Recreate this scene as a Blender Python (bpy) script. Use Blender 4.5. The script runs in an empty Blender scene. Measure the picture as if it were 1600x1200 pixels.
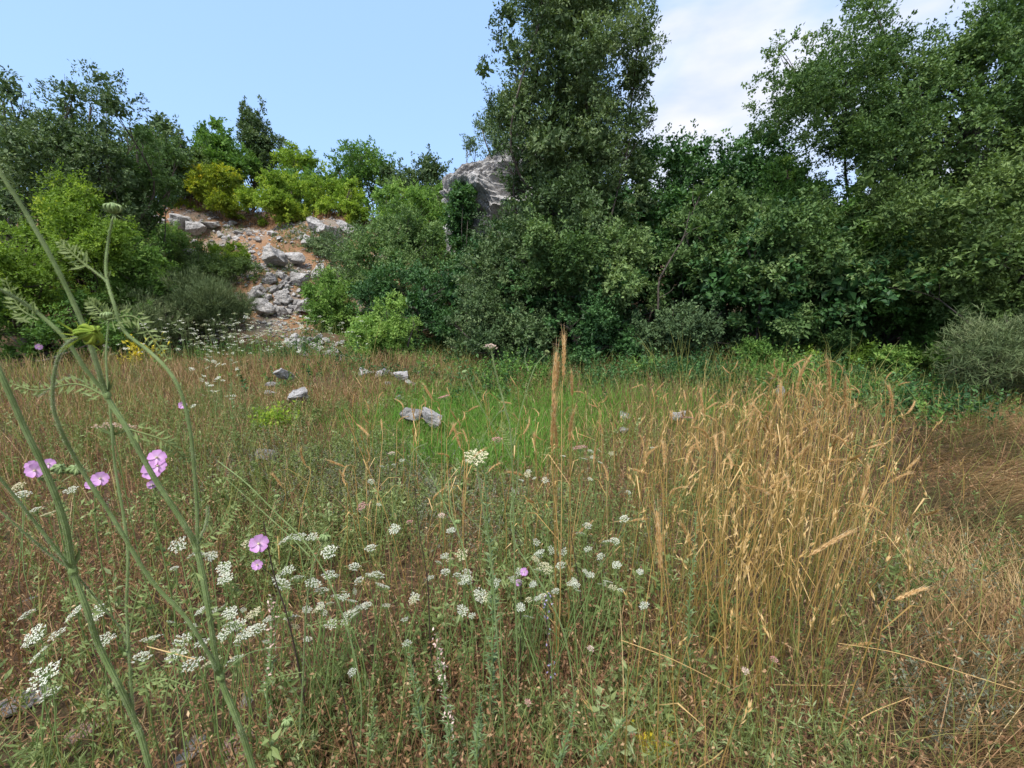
import bpy, bmesh, math, random
import numpy as np
from mathutils import Vector, noise as mnoise

C = bpy.context.scene.collection
rng = np.random.default_rng(7)
random.seed(7)

# ------------------------------------------------------------------ camera, sky, sun, exposure
F = 667.0                                   # focal length in pixels of the 1600 px wide photograph
CAMH = 1.45
TH = math.atan(130 / F)
cam = bpy.data.cameras.new('camera')
cam.sensor_width = 36
cam.lens = 36 * F / 1600
cam.clip_start = 0.02
cam.clip_end = 900
camo = bpy.data.objects.new('camera', cam)
C.objects.link(camo)
camo.location = (0, 0, CAMH)
camo.rotation_euler = (math.pi / 2 - TH, 0, 0)
cam.dof.use_dof = True
cam.dof.focus_distance = 2.2
cam.dof.aperture_fstop = 8
bpy.context.scene.camera = camo

SUN_EL, SUN_AZ = math.radians(58), math.radians(205)     # azimuth clockwise from +Y
w = bpy.data.worlds.new('World')
bpy.context.scene.world = w
w.use_nodes = True
nt = w.node_tree
nt.nodes.clear()
N = nt.nodes.new
out = N('ShaderNodeOutputWorld')
bg = N('ShaderNodeBackground')
sky = N('ShaderNodeTexSky')
sky.sky_type = 'NISHITA'
sky.sun_disc = False
sky.sun_elevation = SUN_EL
sky.sun_rotation = SUN_AZ
sky.air_density = 1.0
sky.dust_density = 1.5
sky.ozone_density = 1.6
tc = N('ShaderNodeTexCoord')
sep = N('ShaderNodeSeparateXYZ')
nt.links.new(tc.outputs['Generated'], sep.inputs[0])
mp = N('ShaderNodeMapping')
mp.inputs['Scale'].default_value = (1.0, 1.0, 2.6)
nt.links.new(tc.outputs['Generated'], mp.inputs[0])
n1 = N('ShaderNodeTexNoise')
n1.inputs['Scale'].default_value = 2.3
n1.inputs['Detail'].default_value = 5
n1.inputs['Roughness'].default_value = 0.56
n1.inputs['Distortion'].default_value = 0.25
nt.links.new(mp.outputs[0], n1.inputs['Vector'])


def math_node(tree, op, a, b=None, clamp=False):
    m = tree.nodes.new('ShaderNodeMath')
    m.operation = op
    m.use_clamp = clamp
    for i, v in enumerate((a, b)):
        if v is None:
            continue
        if isinstance(v, (int, float)):
            m.inputs[i].default_value = v
        else:
            tree.links.new(v, m.inputs[i])
    return m.outputs[0]


# veil of cloud that lies over the right-hand half of the sky
mr = N('ShaderNodeMapRange')
mr.inputs['From Min'].default_value = 0.0
mr.inputs['From Max'].default_value = 0.34
mr.inputs['To Min'].default_value = -0.30
mr.inputs['To Max'].default_value = 0.30
nt.links.new(sep.outputs['X'], mr.inputs['Value'])
cov = math_node(nt, 'ADD', n1.outputs['Fac'], mr.outputs['Result'])
cr = N('ShaderNodeMapRange')
cr.interpolation_type = 'SMOOTHSTEP'
cr.inputs['From Min'].default_value = 0.46
cr.inputs['From Max'].default_value = 0.86
nt.links.new(cov, cr.inputs['Value'])
mixc = N('ShaderNodeMix')
mixc.data_type = 'RGBA'
nt.links.new(cr.outputs['Result'], mixc.inputs['Factor'])
pale = N('ShaderNodeMix')                     # thin summer haze makes the whole sky paler
pale.data_type = 'RGBA'
pale.inputs['Factor'].default_value = 0.5
pale.inputs['B'].default_value = (3.7, 5.9, 9.9, 1)
nt.links.new(sky.outputs[0], pale.inputs['A'])
nt.links.new(pale.outputs['Result'], mixc.inputs['A'])
cl2 = N('ShaderNodeTexNoise')
cl2.inputs['Scale'].default_value = 5.5
cl2.inputs['Detail'].default_value = 6
nt.links.new(mp.outputs[0], cl2.inputs['Vector'])
crp = N('ShaderNodeValToRGB')
crp.color_ramp.elements[0].position = 0.36
crp.color_ramp.elements[0].color = (0.66, 0.74, 0.90, 1)
crp.color_ramp.elements[1].position = 0.66
crp.color_ramp.elements[1].color = (0.92, 0.92, 1.02, 1)
nt.links.new(cl2.outputs['Fac'], crp.inputs[0])
sc = N('ShaderNodeVectorMath')
sc.operation = 'SCALE'
sc.inputs['Scale'].default_value = 6.3
nt.links.new(crp.outputs[0], sc.inputs[0])
nt.links.new(sc.outputs[0], mixc.inputs['B'])
nt.links.new(mixc.outputs['Result'], bg.inputs['Color'])
bg.inputs['Strength'].default_value = 0.088
nt.links.new(bg.outputs[0], out.inputs[0])

sl = bpy.data.lights.new('sun', 'SUN')
sl.energy = 2.8
sl.angle = math.radians(20)
sl.color = (1.0, 0.95, 0.86)
so = bpy.data.objects.new('sun', sl)
C.objects.link(so)
sd = Vector((math.sin(SUN_AZ) * math.cos(SUN_EL), math.cos(SUN_AZ) * math.cos(SUN_EL), math.sin(SUN_EL)))
so.rotation_euler = sd.to_track_quat('Z', 'Y').to_euler()
vs = bpy.context.scene.view_settings
vs.view_transform = 'Standard'
vs.look = 'None'
vs.exposure = 1.05
vs.gamma = 1
vs.use_curve_mapping = False
cy = bpy.context.scene.cycles
cy.max_bounces = 5
cy.diffuse_bounces = 3
cy.glossy_bounces = 2
cy.transmission_bounces = 4

# ------------------------------------------------------------------ projection helpers
ct, st = math.cos(TH), math.sin(TH)


def ray(px, py):
    u = (px - 800) / F
    v = (600 - py) / F
    return np.array([u, v * st + ct, v * ct - st])


def at_d(px, py, d):
    r = ray(px, py)
    r = r * (d / r[1])
    return r + np.array([0, 0, CAMH])


def at_z(px, py, z):
    r = ray(px, py)
    return r * ((z - CAMH) / r[2]) + np.array([0, 0, CAMH])


def proj(P):
    x, y, z = P[..., 0], P[..., 1], P[..., 2] - CAMH
    dep = y * ct - z * st
    dep = np.maximum(dep, 1e-3)
    return 800 + F * x / dep, 600 - F * (y * st + z * ct) / dep


# ------------------------------------------------------------------ terrain
_wr = np.random.default_rng(3)
_waves = [(_wr.normal(size=2) * k, _wr.uniform(0, 6.28), a) for k, a in
          [(0.25, .10), (0.3, .10), (0.55, .06), (0.7, .05), (1.3, .025), (1.6, .02), (3.1, .012), (4.0, .01), (7.5, .006), (9.0, .005)] for _ in (0, 1)]


def wav(x, y):
    s = 0
    for k, p, a in _waves:
        s = s + a * np.sin(k[0] * x + k[1] * y + p)
    return s


def sstep(a, b, x):
    t = np.clip((x - a) / (b - a), 0, 1)
    return t * t * (3 - 2 * t)


def hgt(x, y):
    x = np.asarray(x, float)
    y = np.asarray(y, float)
    ys = 12.4 + 1.2 * np.exp(-((x - 0.5) / 3.0) ** 2) + 0.3 * np.sin(x * 0.9)
    top = 5.35 - 2.1 * sstep(-1.5, 4, x)
    t = np.clip((y - ys) / 9.2, 0, 1)
    t = t + 0.035 * np.sin(t * 21 + x * 0.7) * np.sin(np.pi * t)
    h = top * t
    h = h + 0.05 * np.clip(y - ys - 9.2, 0, 60)
    h = h + wav(x, y) * 0.45 * sstep(1, 6, np.hypot(x, y)) + wav(x * 2, y * 2) * sstep(11, 15, y) * 0.9
    h = h + 0.5 * sstep(9.0, 16, np.abs(x)) * sstep(0, 4, y)
    h = h - 0.16 * np.exp(-((x - 0.0) / 1.6) ** 2 - ((y - 5.6) / 1.6) ** 2)
    h = h + 0.42 * np.exp(-((x + 5.2) / 1.1) ** 2 - ((y - 11.6) / .6) ** 2) + 0.16 * np.exp(-((x + 2.4) / .8) ** 2 - ((y - 8.3) / .5) ** 2)
    return h


def ground(px, py):
    r = ray(px, py)
    t = 0.5
    for _ in range(4000):
        p = r * t
        if p[2] + CAMH <= hgt(p[0], p[1]):
            break
        t += 0.02
    return p + np.array([0, 0, CAMH])


# ------------------------------------------------------------------ materials
def new_mat(name):
    m = bpy.data.materials.new(name)
    m.use_nodes = True
    m.node_tree.nodes.clear()
    return m, m.node_tree


def ramp(t, fac, cols):
    r = t.nodes.new('ShaderNodeValToRGB')
    el = r.color_ramp.elements
    while len(el) < len(cols):
        el.new(0.5)
    for e, (p, c) in zip(el, cols):
        e.position = p
        e.color = (*c, 1)
    t.links.new(fac, r.inputs[0])
    return r.outputs[0]


def leaf_mat(name, cols, trans=0.25, rough=0.62, spec=0.18, tcol=1.25):
    """colour is picked by the per-leaf attribute 'tint' (0..1)"""
    m, t = new_mat(name)
    a = t.nodes.new('ShaderNodeAttribute')
    a.attribute_name = 'tint'
    n = len(cols)
    col = ramp(t, a.outputs['Fac'], [(i / (n - 1), c) for i, c in enumerate(cols)])
    p = t.nodes.new('ShaderNodeBsdfPrincipled')
    p.inputs['Roughness'].default_value = rough
    p.inputs['Specular IOR Level'].default_value = spec
    t.links.new(col, p.inputs['Base Color'])
    tr = t.nodes.new('ShaderNodeBsdfTranslucent')
    g = t.nodes.new('ShaderNodeVectorMath')
    g.operation = 'MULTIPLY'
    g.inputs[1].default_value = (tcol * 1.1, tcol * 1.15, tcol * 0.6)
    t.links.new(col, g.inputs[0])
    t.links.new(g.outputs[0], tr.inputs['Color'])
    mx = t.nodes.new('ShaderNodeMixShader')
    mx.inputs[0].default_value = trans
    t.links.new(p.outputs[0], mx.inputs[1])
    t.links.new(tr.outputs[0], mx.inputs[2])
    o = t.nodes.new('ShaderNodeOutputMaterial')
    t.links.new(mx.outputs[0], o.inputs[0])
    return m


def solid_mat(name, cols, scale=12, rough=0.7, bump=0.0, spec=0.3, detail=5):
    m, t = new_mat(name)
    tcn = t.nodes.new('ShaderNodeTexCoord')
    nz = t.nodes.new('ShaderNodeTexNoise')
    nz.inputs['Scale'].default_value = scale
    nz.inputs['Detail'].default_value = detail
    t.links.new(tcn.outputs['Object'], nz.inputs['Vector'])
    n = len(cols)
    col = ramp(t, nz.outputs['Fac'], [(0.3 + 0.4 * i / (n - 1), c) for i, c in enumerate(cols)])
    p = t.nodes.new('ShaderNodeBsdfPrincipled')
    p.inputs['Roughness'].default_value = rough
    p.inputs['Specular IOR Level'].default_value = spec
    t.links.new(col, p.inputs['Base Color'])
    if bump:
        b = t.nodes.new('ShaderNodeBump')
        b.inputs['Strength'].default_value = bump
        b.inputs['Distance'].default_value = 0.05
        t.links.new(nz.outputs['Fac'], b.inputs['Height'])
        t.links.new(b.outputs[0], p.inputs['Normal'])
    o = t.nodes.new('ShaderNodeOutputMaterial')
    t.links.new(p.outputs[0], o.inputs[0])
    return m


def rock_mat():
    m, t = new_mat('limestone')
    tcn = t.nodes.new('ShaderNodeTexCoord')
    geo = t.nodes.new('ShaderNodeNewGeometry')
    big = t.nodes.new('ShaderNodeTexNoise')
    big.inputs['Scale'].default_value = 1.6
    big.inputs['Detail'].default_value = 8
    big.inputs['Roughness'].default_value = 0.65
    t.links.new(geo.outputs['Position'], big.inputs['Vector'])
    fine = t.nodes.new('ShaderNodeTexNoise')
    fine.inputs['Scale'].default_value = 16
    fine.inputs['Detail'].default_value = 8
    fine.inputs['Roughness'].default_value = 0.75
    t.links.new(geo.outputs['Position'], fine.inputs['Vector'])
    vor = t.nodes.new('ShaderNodeTexVoronoi')
    vor.inputs['Scale'].default_value = 7
    vor.inputs['Randomness'].default_value = 1
    t.links.new(geo.outputs['Position'], vor.inputs['Vector'])
    base = ramp(t, big.outputs['Fac'], [(0.30, (0.19, 0.18, 0.17)), (0.46, (0.38, 0.365, 0.35)), (0.62, (0.58, 0.56, 0.54)), (0.8, (0.46, 0.38, 0.33))])
    dark = ramp(t, fine.outputs['Fac'], [(0.36, (0.22, 0.215, 0.21)), (0.47, (0.92, 0.91, 0.9)), (0.7, (1.12, 1.1, 1.1))])
    mu = t.nodes.new('ShaderNodeMix')
    mu.data_type = 'RGBA'
    mu.blend_type = 'MULTIPLY'
    mu.inputs['Factor'].default_value = 1
    t.links.new(base, mu.inputs['A'])
    t.links.new(dark, mu.inputs['B'])
    p = t.nodes.new('ShaderNodeBsdfPrincipled')
    p.inputs['Roughness'].default_value = 0.9
    p.inputs['Specular IOR Level'].default_value = 0.2
    t.links.new(mu.outputs['Result'], p.inputs['Base Color'])
    hsum = math_node(t, 'ADD', fine.outputs['Fac'], math_node(t, 'MULTIPLY', vor.outputs['Distance'], 0.5))
    b = t.nodes.new('ShaderNodeBump')
    b.inputs['Strength'].default_value = 0.9
    b.inputs['Distance'].default_value = 0.09
    t.links.new(hsum, b.inputs['Height'])
    t.links.new(b.outputs[0], p.inputs['Normal'])
    o = t.nodes.new('ShaderNodeOutputMaterial')
    t.links.new(p.outputs[0], o.inputs[0])
    return m


def soil_mat():
    m, t = new_mat('dry_soil')
    geo = t.nodes.new('ShaderNodeNewGeometry')
    a = t.nodes.new('ShaderNodeTexNoise')
    a.inputs['Scale'].default_value = 0.7
    a.inputs['Detail'].default_value = 7
    t.links.new(geo.outputs['Position'], a.inputs['Vector'])
    f = t.nodes.new('ShaderNodeTexNoise')
    f.inputs['Scale'].default_value = 22
    f.inputs['Detail'].default_value = 9
    f.inputs['Roughness'].default_value = 0.75
    t.links.new(geo.outputs['Position'], f.inputs['Vector'])
    meadow = ramp(t, a.outputs['Fac'], [(0.3, (0.07, 0.052, 0.033)), (0.5, (0.12, 0.075, 0.048)), (0.72, (0.075, 0.075, 0.035))])
    scree = ramp(t, a.outputs['Fac'], [(0.3, (0.20, 0.12, 0.07)), (0.48, (0.27, 0.155, 0.085)), (0.62, (0.22, 0.19, 0.16))])
    sp = t.nodes.new('ShaderNodeSeparateXYZ')
    t.links.new(geo.outputs['Position'], sp.inputs[0])
    k = t.nodes.new('ShaderNodeMapRange')
    k.inputs['From Min'].default_value = 12.0
    k.inputs['From Max'].default_value = 14.0
    t.links.new(sp.outputs['Y'], k.inputs['Value'])
    kx = t.nodes.new('ShaderNodeMapRange')
    kx.inputs['From Min'].default_value = -2.0
    kx.inputs['From Max'].default_value = -3.6
    t.links.new(sp.outputs['X'], kx.inputs['Value'])
    kk = math_node(t, 'MULTIPLY', k.outputs['Result'], kx.outputs['Result'])
    m1 = t.nodes.new('ShaderNodeMix')
    m1.data_type = 'RGBA'
    t.links.new(kk, m1.inputs['Factor'])
    t.links.new(meadow, m1.inputs['A'])
    t.links.new(scree, m1.inputs['B'])
    fr = ramp(t, f.outputs['Fac'], [(0.3, (0.45, 0.42, 0.4)), (0.5, (0.95, 0.95, 0.95)), (0.68, (1.5, 1.45, 1.4))])
    mu = t.nodes.new('ShaderNodeMix')
    mu.data_type = 'RGBA'
    mu.blend_type = 'MULTIPLY'
    mu.inputs['Factor'].default_value = 1
    t.links.new(m1.outputs['Result'], mu.inputs['A'])
    t.links.new(fr, mu.inputs['B'])
    p = t.nodes.new('ShaderNodeBsdfPrincipled')
    p.inputs['Roughness'].default_value = 0.95
    p.inputs['Specular IOR Level'].default_value = 0.1
    t.links.new(mu.outputs['Result'], p.inputs['Base Color'])
    b = t.nodes.new('ShaderNodeBump')
    b.inputs['Strength'].default_value = 0.8
    b.inputs['Distance'].default_value = 0.04
    t.links.new(f.outputs['Fac'], b.inputs['Height'])
    t.links.new(b.outputs[0], p.inputs['Normal'])
    o = t.nodes.new('ShaderNodeOutputMaterial')
    t.links.new(p.outputs[0], o.inputs[0])
    return m


M = {}
M['rock'] = rock_mat()
M['soil'] = soil_mat()
M['bark'] = solid_mat('bark', [(0.035, 0.028, 0.022), (0.075, 0.06, 0.048), (0.13, 0.112, 0.095)], 9, 0.9, 0.6)
M['oak'] = leaf_mat('oak_leaves', [(0.048, 0.092, 0.026), (0.08, 0.145, 0.042), (0.13, 0.205, 0.068), (0.2, 0.28, 0.105)])
M['holm'] = leaf_mat('holm_oak_leaves', [(0.04, 0.072, 0.024), (0.068, 0.115, 0.04), (0.105, 0.162, 0.06), (0.17, 0.23, 0.095)], 0.2, 0.52, 0.28)
M['ivy'] = leaf_mat('ivy_leaves', [(0.026, 0.072, 0.02), (0.048, 0.118, 0.032), (0.082, 0.175, 0.05), (0.13, 0.24, 0.075)], 0.2, 0.5, 0.3)
M['green'] = leaf_mat('green_leaves', [(0.065, 0.135, 0.028), (0.11, 0.21, 0.042), (0.17, 0.285, 0.06), (0.25, 0.37, 0.09)], 0.3)
M['lime'] = leaf_mat('lime_leaves', [(0.12, 0.2, 0.028), (0.18, 0.28, 0.036), (0.26, 0.36, 0.045), (0.36, 0.42, 0.055)], 0.33)
M['yellow'] = leaf_mat('yellowish_leaves', [(0.13, 0.18, 0.020), (0.22, 0.28, 0.025), (0.36, 0.38, 0.028), (0.60, 0.46, 0.025)], 0.33)
M['olive'] = leaf_mat('olive_leaves', [(0.056, 0.095, 0.026), (0.09, 0.145, 0.04), (0.135, 0.20, 0.06), (0.195, 0.265, 0.09)], 0.25)
M['greygreen'] = leaf_mat('grey_green_leaves', [(0.058, 0.095, 0.04), (0.095, 0.15, 0.062), (0.15, 0.215, 0.092), (0.22, 0.29, 0.14)], 0.2)
M['broom'] = leaf_mat('broom_twigs', [(0.045, 0.07, 0.026), (0.075, 0.108, 0.04), (0.11, 0.15, 0.058), (0.15, 0.175, 0.08)], 0.12)
M['greyherb'] = leaf_mat('grey_herb', [(0.11, 0.11, 0.075), (0.16, 0.165, 0.11), (0.21, 0.225, 0.15), (0.26, 0.28, 0.19)], 0.15)
M['drybrush'] = leaf_mat('dry_brush', [(0.06, 0.06, 0.03), (0.1, 0.095, 0.045), (0.15, 0.13, 0.07), (0.12, 0.13, 0.06)], 0.15)
M['brown'] = leaf_mat('dead_brown_plants', [(0.11, 0.058, 0.032), (0.2, 0.105, 0.054), (0.32, 0.18, 0.09), (0.52, 0.37, 0.21)], 0.15, 0.7, 0.2)
M['tan'] = leaf_mat('tan_grass', [(0.16, 0.115, 0.055), (0.27, 0.175, 0.085), (0.42, 0.275, 0.14), (0.6, 0.46, 0.27)], 0.25, 0.55, 0.3)
M['matted'] = leaf_mat('matted_grass', [(0.09, 0.075, 0.03), (0.19, 0.12, 0.048), (0.31, 0.195, 0.08), (0.50, 0.36, 0.18)], 0.2)
M['gold'] = leaf_mat('golden_grass', [(0.19, 0.13, 0.035), (0.34, 0.215, 0.065), (0.5, 0.32, 0.11), (0.66, 0.47, 0.23)], 0.25, 0.5, 0.35)
M['ochre'] = leaf_mat('golden_ears', [(0.36, 0.21, 0.08), (0.48, 0.3, 0.12), (0.6, 0.4, 0.19), (0.68, 0.52, 0.31)], 0.3, 0.55, 0.3)
M['grass'] = leaf_mat('bright_grass', [(0.07, 0.17, 0.026), (0.11, 0.25, 0.036), (0.16, 0.32, 0.05), (0.26, 0.38, 0.08)], 0.3)
M['herb'] = leaf_mat('green_herbs', [(0.09, 0.125, 0.036), (0.15, 0.195, 0.062), (0.215, 0.27, 0.1), (0.32, 0.37, 0.18)], 0.25)
M['strawgreen'] = leaf_mat('yellow_green_stems', [(0.12, 0.15, 0.04), (0.19, 0.21, 0.055), (0.27, 0.26, 0.075), (0.36, 0.30, 0.11)], 0.25)
M['stem'] = leaf_mat('carrot_stem', [(0.09, 0.13, 0.035), (0.13, 0.19, 0.055), (0.18, 0.26, 0.085), (0.27, 0.34, 0.14)], 0.12, 0.45, 0.4)
M['nearstem'] = solid_mat('near_stem', [(0.11, 0.165, 0.05), (0.135, 0.19, 0.06), (0.165, 0.225, 0.08), (0.21, 0.27, 0.11)], 25, 0.55, 0.1)
M['hair'] = leaf_mat('stem_hairs', [(0.30, 0.34, 0.22), (0.45, 0.48, 0.36)], 0.3)
M['darkstem'] = leaf_mat('dark_stem', [(0.035, 0.025, 0.02), (0.05, 0.035, 0.028), (0.07, 0.05, 0.035), (0.09, 0.07, 0.045)], 0.0, 0.5)
M['white'] = leaf_mat('white_petals', [(0.56, 0.58, 0.44), (0.66, 0.67, 0.55), (0.74, 0.74, 0.65), (0.8, 0.79, 0.73)], 0.3, 0.6, 0.2, 0.9)
M['offwhite'] = leaf_mat('off_white_petals', [(0.42, 0.44, 0.30), (0.52, 0.53, 0.38), (0.62, 0.62, 0.48), (0.70, 0.70, 0.58)], 0.2, 0.6, 0.2, 0.9)
M['cream'] = leaf_mat('cream_petals', [(0.50, 0.48, 0.28), (0.64, 0.60, 0.38), (0.74, 0.68, 0.48), (0.78, 0.66, 0.52)], 0.3, 0.6, 0.2, 0.9)
M['pink'] = leaf_mat('dusky_pink_petals', [(0.50, 0.19, 0.20), (0.60, 0.26, 0.27), (0.70, 0.36, 0.36), (0.80, 0.55, 0.50)], 0.25, 0.6, 0.2, 0.9)
M['palepink'] = leaf_mat('pale_pink_petals', [(0.64, 0.42, 0.36), (0.74, 0.52, 0.46), (0.80, 0.64, 0.56), (0.84, 0.72, 0.64)], 0.25, 0.6, 0.2, 0.9)
M['mallow'] = leaf_mat('mallow_petals', [(0.52, 0.24, 0.54), (0.62, 0.32, 0.64), (0.7, 0.42, 0.72), (0.8, 0.6, 0.8)], 0.3, 0.55, 0.2, 0.9)
M['bluespike'] = leaf_mat('violet_flowers', [(0.20, 0.16, 0.30), (0.30, 0.26, 0.42), (0.40, 0.38, 0.50), (0.50, 0.48, 0.56)], 0.2)
M['yellowfl'] = leaf_mat('yellow_flowers', [(0.13, 0.15, 0.02), (0.26, 0.24, 0.03), (0.75, 0.60, 0.05), (0.80, 0.66, 0.10)], 0.3)
M['redsoil'] = solid_mat('red_path_soil', [(0.20, 0.095, 0.065), (0.27, 0.135, 0.095), (0.33, 0.19, 0.14)], 6, 0.95, 0.8)
M['slab'] = solid_mat('reddish_stone', [(0.26, 0.15, 0.12), (0.36, 0.23, 0.19), (0.48, 0.36, 0.31)], 9, 0.9, 0.8)


# ------------------------------------------------------------------ mesh builder
class MB:
    def __init__(s):
        s.V, s.Q, s.T, s.A, s.QM, s.TM = [], [], [], [], [], []
        s.n = 0

    def add(s, v, q=None, t=None, tint=0.5, mi=0):
        v = np.asarray(v, np.float32).reshape(-1, 3)
        if q is not None and len(q):
            q = np.asarray(q, np.int64).reshape(-1, 4)
            s.Q.append(q + s.n)
            s.QM.append(np.full(len(q), mi))
        if t is not None and len(t):
            t = np.asarray(t, np.int64).reshape(-1, 3)
            s.T.append(t + s.n)
            s.TM.append(np.full(len(t), mi))
        s.V.append(v)
        s.A.append(np.broadcast_to(np.asarray(tint, np.float32), (len(v),)))
        s.n += len(v)
        return s

    def mesh(s, name, mats, origin=(0, 0, 0), smooth=False):
        V = np.concatenate(s.V) - np.asarray(origin, np.float32)
        Q = np.concatenate(s.Q) if s.Q else np.zeros((0, 4), np.int64)
        T = np.concatenate(s.T) if s.T else np.zeros((0, 3), np.int64)
        me = bpy.data.meshes.new(name)
        me.vertices.add(len(V))
        me.vertices.foreach_set('co', V.astype(np.float32).ravel())
        nl = len(Q) * 4 + len(T) * 3
        me.loops.add(nl)
        me.loops.foreach_set('vertex_index', np.concatenate([Q.ravel(), T.ravel()]).astype(np.int32))
        me.polygons.add(len(Q) + len(T))
        st_ = np.concatenate([np.arange(len(Q)) * 4, len(Q) * 4 + np.arange(len(T)) * 3]).astype(np.int32)
        me.polygons.foreach_set('loop_start', st_)
        for m in (mats if isinstance(mats, (list, tuple)) else [mats]):
            me.materials.append(m)
        mi = np.concatenate((s.QM + s.TM) or [np.zeros(0)]).astype(np.int32)
        me.polygons.foreach_set('material_index', mi)
        me.polygons.foreach_set('use_smooth', np.full(len(Q) + len(T), smooth))
        at = me.attributes.new('tint', 'FLOAT', 'POINT')
        at.data.foreach_set('value', np.clip(np.concatenate(s.A), 0, 1).astype(np.float32))
        me.update(calc_edges=True)
        return me

    def build(s, name, mats, parent=None, origin=(0, 0, 0), smooth=False):
        o = bpy.data.objects.new(name, s.mesh(name, mats, origin, smooth))
        C.objects.link(o)
        if parent is not None:
            o.parent = parent
        else:
            o.location = origin
        return o


def tag(o, label=None, cat=None, group=None, kind=None):
    if label:
        o['label'] = label
    if cat:
        o['category'] = cat
    if group:
        o['group'] = group
    if kind:
        o['kind'] = kind
    return o


def thing(name, loc, label, cat, group=None):
    o = bpy.data.objects.new(name, None)
    C.objects.link(o)
    o.location = loc
    o.empty_display_size = 0.1
    return tag(o, label, cat, group)


def nrm(a):
    return a / np.maximum(np.linalg.norm(a, axis=-1, keepdims=True), 1e-9)


def rsph(n, r=rng):
    return nrm(r.normal(size=(n, 3)))


def leaves(mb, P, ax, nr, L, W, tint, mi=0, fold=0.18, pos=0.45):
    """one pointed, slightly folded leaf (two triangles) for every row"""
    n = len(P)
    ax = nrm(ax)
    nr = nrm(nr - (nr * ax).sum(1, keepdims=True) * ax)
    sd_ = np.cross(ax, nr)
    L = np.broadcast_to(L, n)[:, None]
    W = np.broadcast_to(W, n)[:, None]
    v = np.empty((n, 4, 3), np.float32)
    mid = P + ax * L * pos
    v[:, 0] = P
    v[:, 1] = mid + sd_ * W * 0.5 + nr * W * fold
    v[:, 2] = P + ax * L
    v[:, 3] = mid - sd_ * W * 0.5 + nr * W * fold
    i = np.arange(n)[:, None] * 4
    # split along the midrib so that the fold is real
    t1 = i + np.array([[0, 1, 2]])
    t2 = i + np.array([[0, 2, 3]])
    mb.add(v, t=np.concatenate([t1, t2]), tint=np.repeat(np.broadcast_to(tint, n), 4), mi=mi)


def blades(mb, B, H, W, lean, bend, segs=3, tint=0.5, mi=0, r=rng, droop=0.0):
    """thin tapering blades: B bases (n,3), H heights, W widths, lean (n,2) sideways reach at the tip as part of H"""
    n = len(B)
    H = np.broadcast_to(H, n)
    W = np.broadcast_to(W, n)
    az = r.uniform(0, 2 * np.pi, n)
    wd = np.stack([np.cos(az), np.sin(az), np.zeros(n)], 1)
    v = np.empty((n, 2 * segs + 1, 3), np.float32)
    bd = np.broadcast_to(bend, n)
    for k in range(segs + 1):
        t = k / segs
        p = B.copy()
        s = (t * (1 - bd) + bd * t * t)
        p[:, 0] += lean[:, 0] * H * s
        p[:, 1] += lean[:, 1] * H * s
        p[:, 2] += H * (t - droop * t ** 3)
        ww = (W * (1 - 0.6 * t))[:, None] * 0.5
        if k < segs:
            v[:, 2 * k] = p - wd * ww
            v[:, 2 * k + 1] = p + wd * ww
        else:
            v[:, 2 * segs] = p
    i = np.arange(n)[:, None] * (2 * segs + 1)
    q = [i + np.array([[2 * k, 2 * k + 1, 2 * k + 3, 2 * k + 2]]) for k in range(segs - 1)]
    t_ = i + np.array([[2 * segs - 2, 2 * segs - 1, 2 * segs]])
    mb.add(v, q=np.concatenate(q) if q else None, t=t_, tint=np.repeat(np.broadcast_to(tint, n), 2 * segs + 1), mi=mi)
    return v[:, 2 * segs]


def catmull(P, k=6):
    P = np.asarray(P, float)
    if len(P) < 3:
        t = np.linspace(0, 1, k + 1)[:, None]
        return P[0] * (1 - t) + P[-1] * t
    Q = np.vstack([2 * P[0] - P[1], P, 2 * P[-1] - P[-2]])
    o_ = []
    for i in range(1, len(Q) - 2):
        a, b, c, d = Q[i - 1:i + 3]
        for t in np.linspace(0, 1, k, endpoint=False):
            o_.append(0.5 * ((2 * b) + (c - a) * t + (2 * a - 5 * b + 4 * c - d) * t * t + (3 * b - a - 3 * c + d) * t ** 3))
    o_.append(Q[-2])
    return np.array(o_)


def tube(mb, P, R, sides=6, tint=0.5, mi=0, rib=0.0):
    P = np.asarray(P, float)
    n = len(P)
    R = np.interp(np.linspace(0, 1, n), np.linspace(0, 1, len(np.atleast_1d(R))), np.atleast_1d(R))
    T = np.gradient(P, axis=0)
    T = nrm(T)
    ref = np.array([0.31, 0.22, 0.1]) + np.array([0, 0, 1.0]) * (abs(T[0, 2]) < 0.7)
    u = nrm(np.cross(T, ref))
    for i in range(1, n):
        u[i] = u[i - 1] - np.dot(u[i - 1], T[i]) * T[i]
    u = nrm(u)
    v2 = np.cross(T, u)
    a = np.linspace(0, 2 * np.pi, sides, endpoint=False)
    rb_ = (1 - rib * (np.arange(sides) % 2))[None, :, None]
    V = P[:, None] + R[:, None, None] * rb_ * (np.cos(a)[None, :, None] * u[:, None] + np.sin(a)[None, :, None] * v2[:, None])
    i = np.arange(n - 1)[:, None] * sides
    j = np.arange(sides)[None]
    j2 = (j + 1) % sides
    q = np.stack([i + j, i + j2, i + sides + j2, i + sides + j], -1).reshape(-1, 4)
    mb.add(V, q=q, tint=np.repeat(np.broadcast_to(tint, n), sides), mi=mi)


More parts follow.
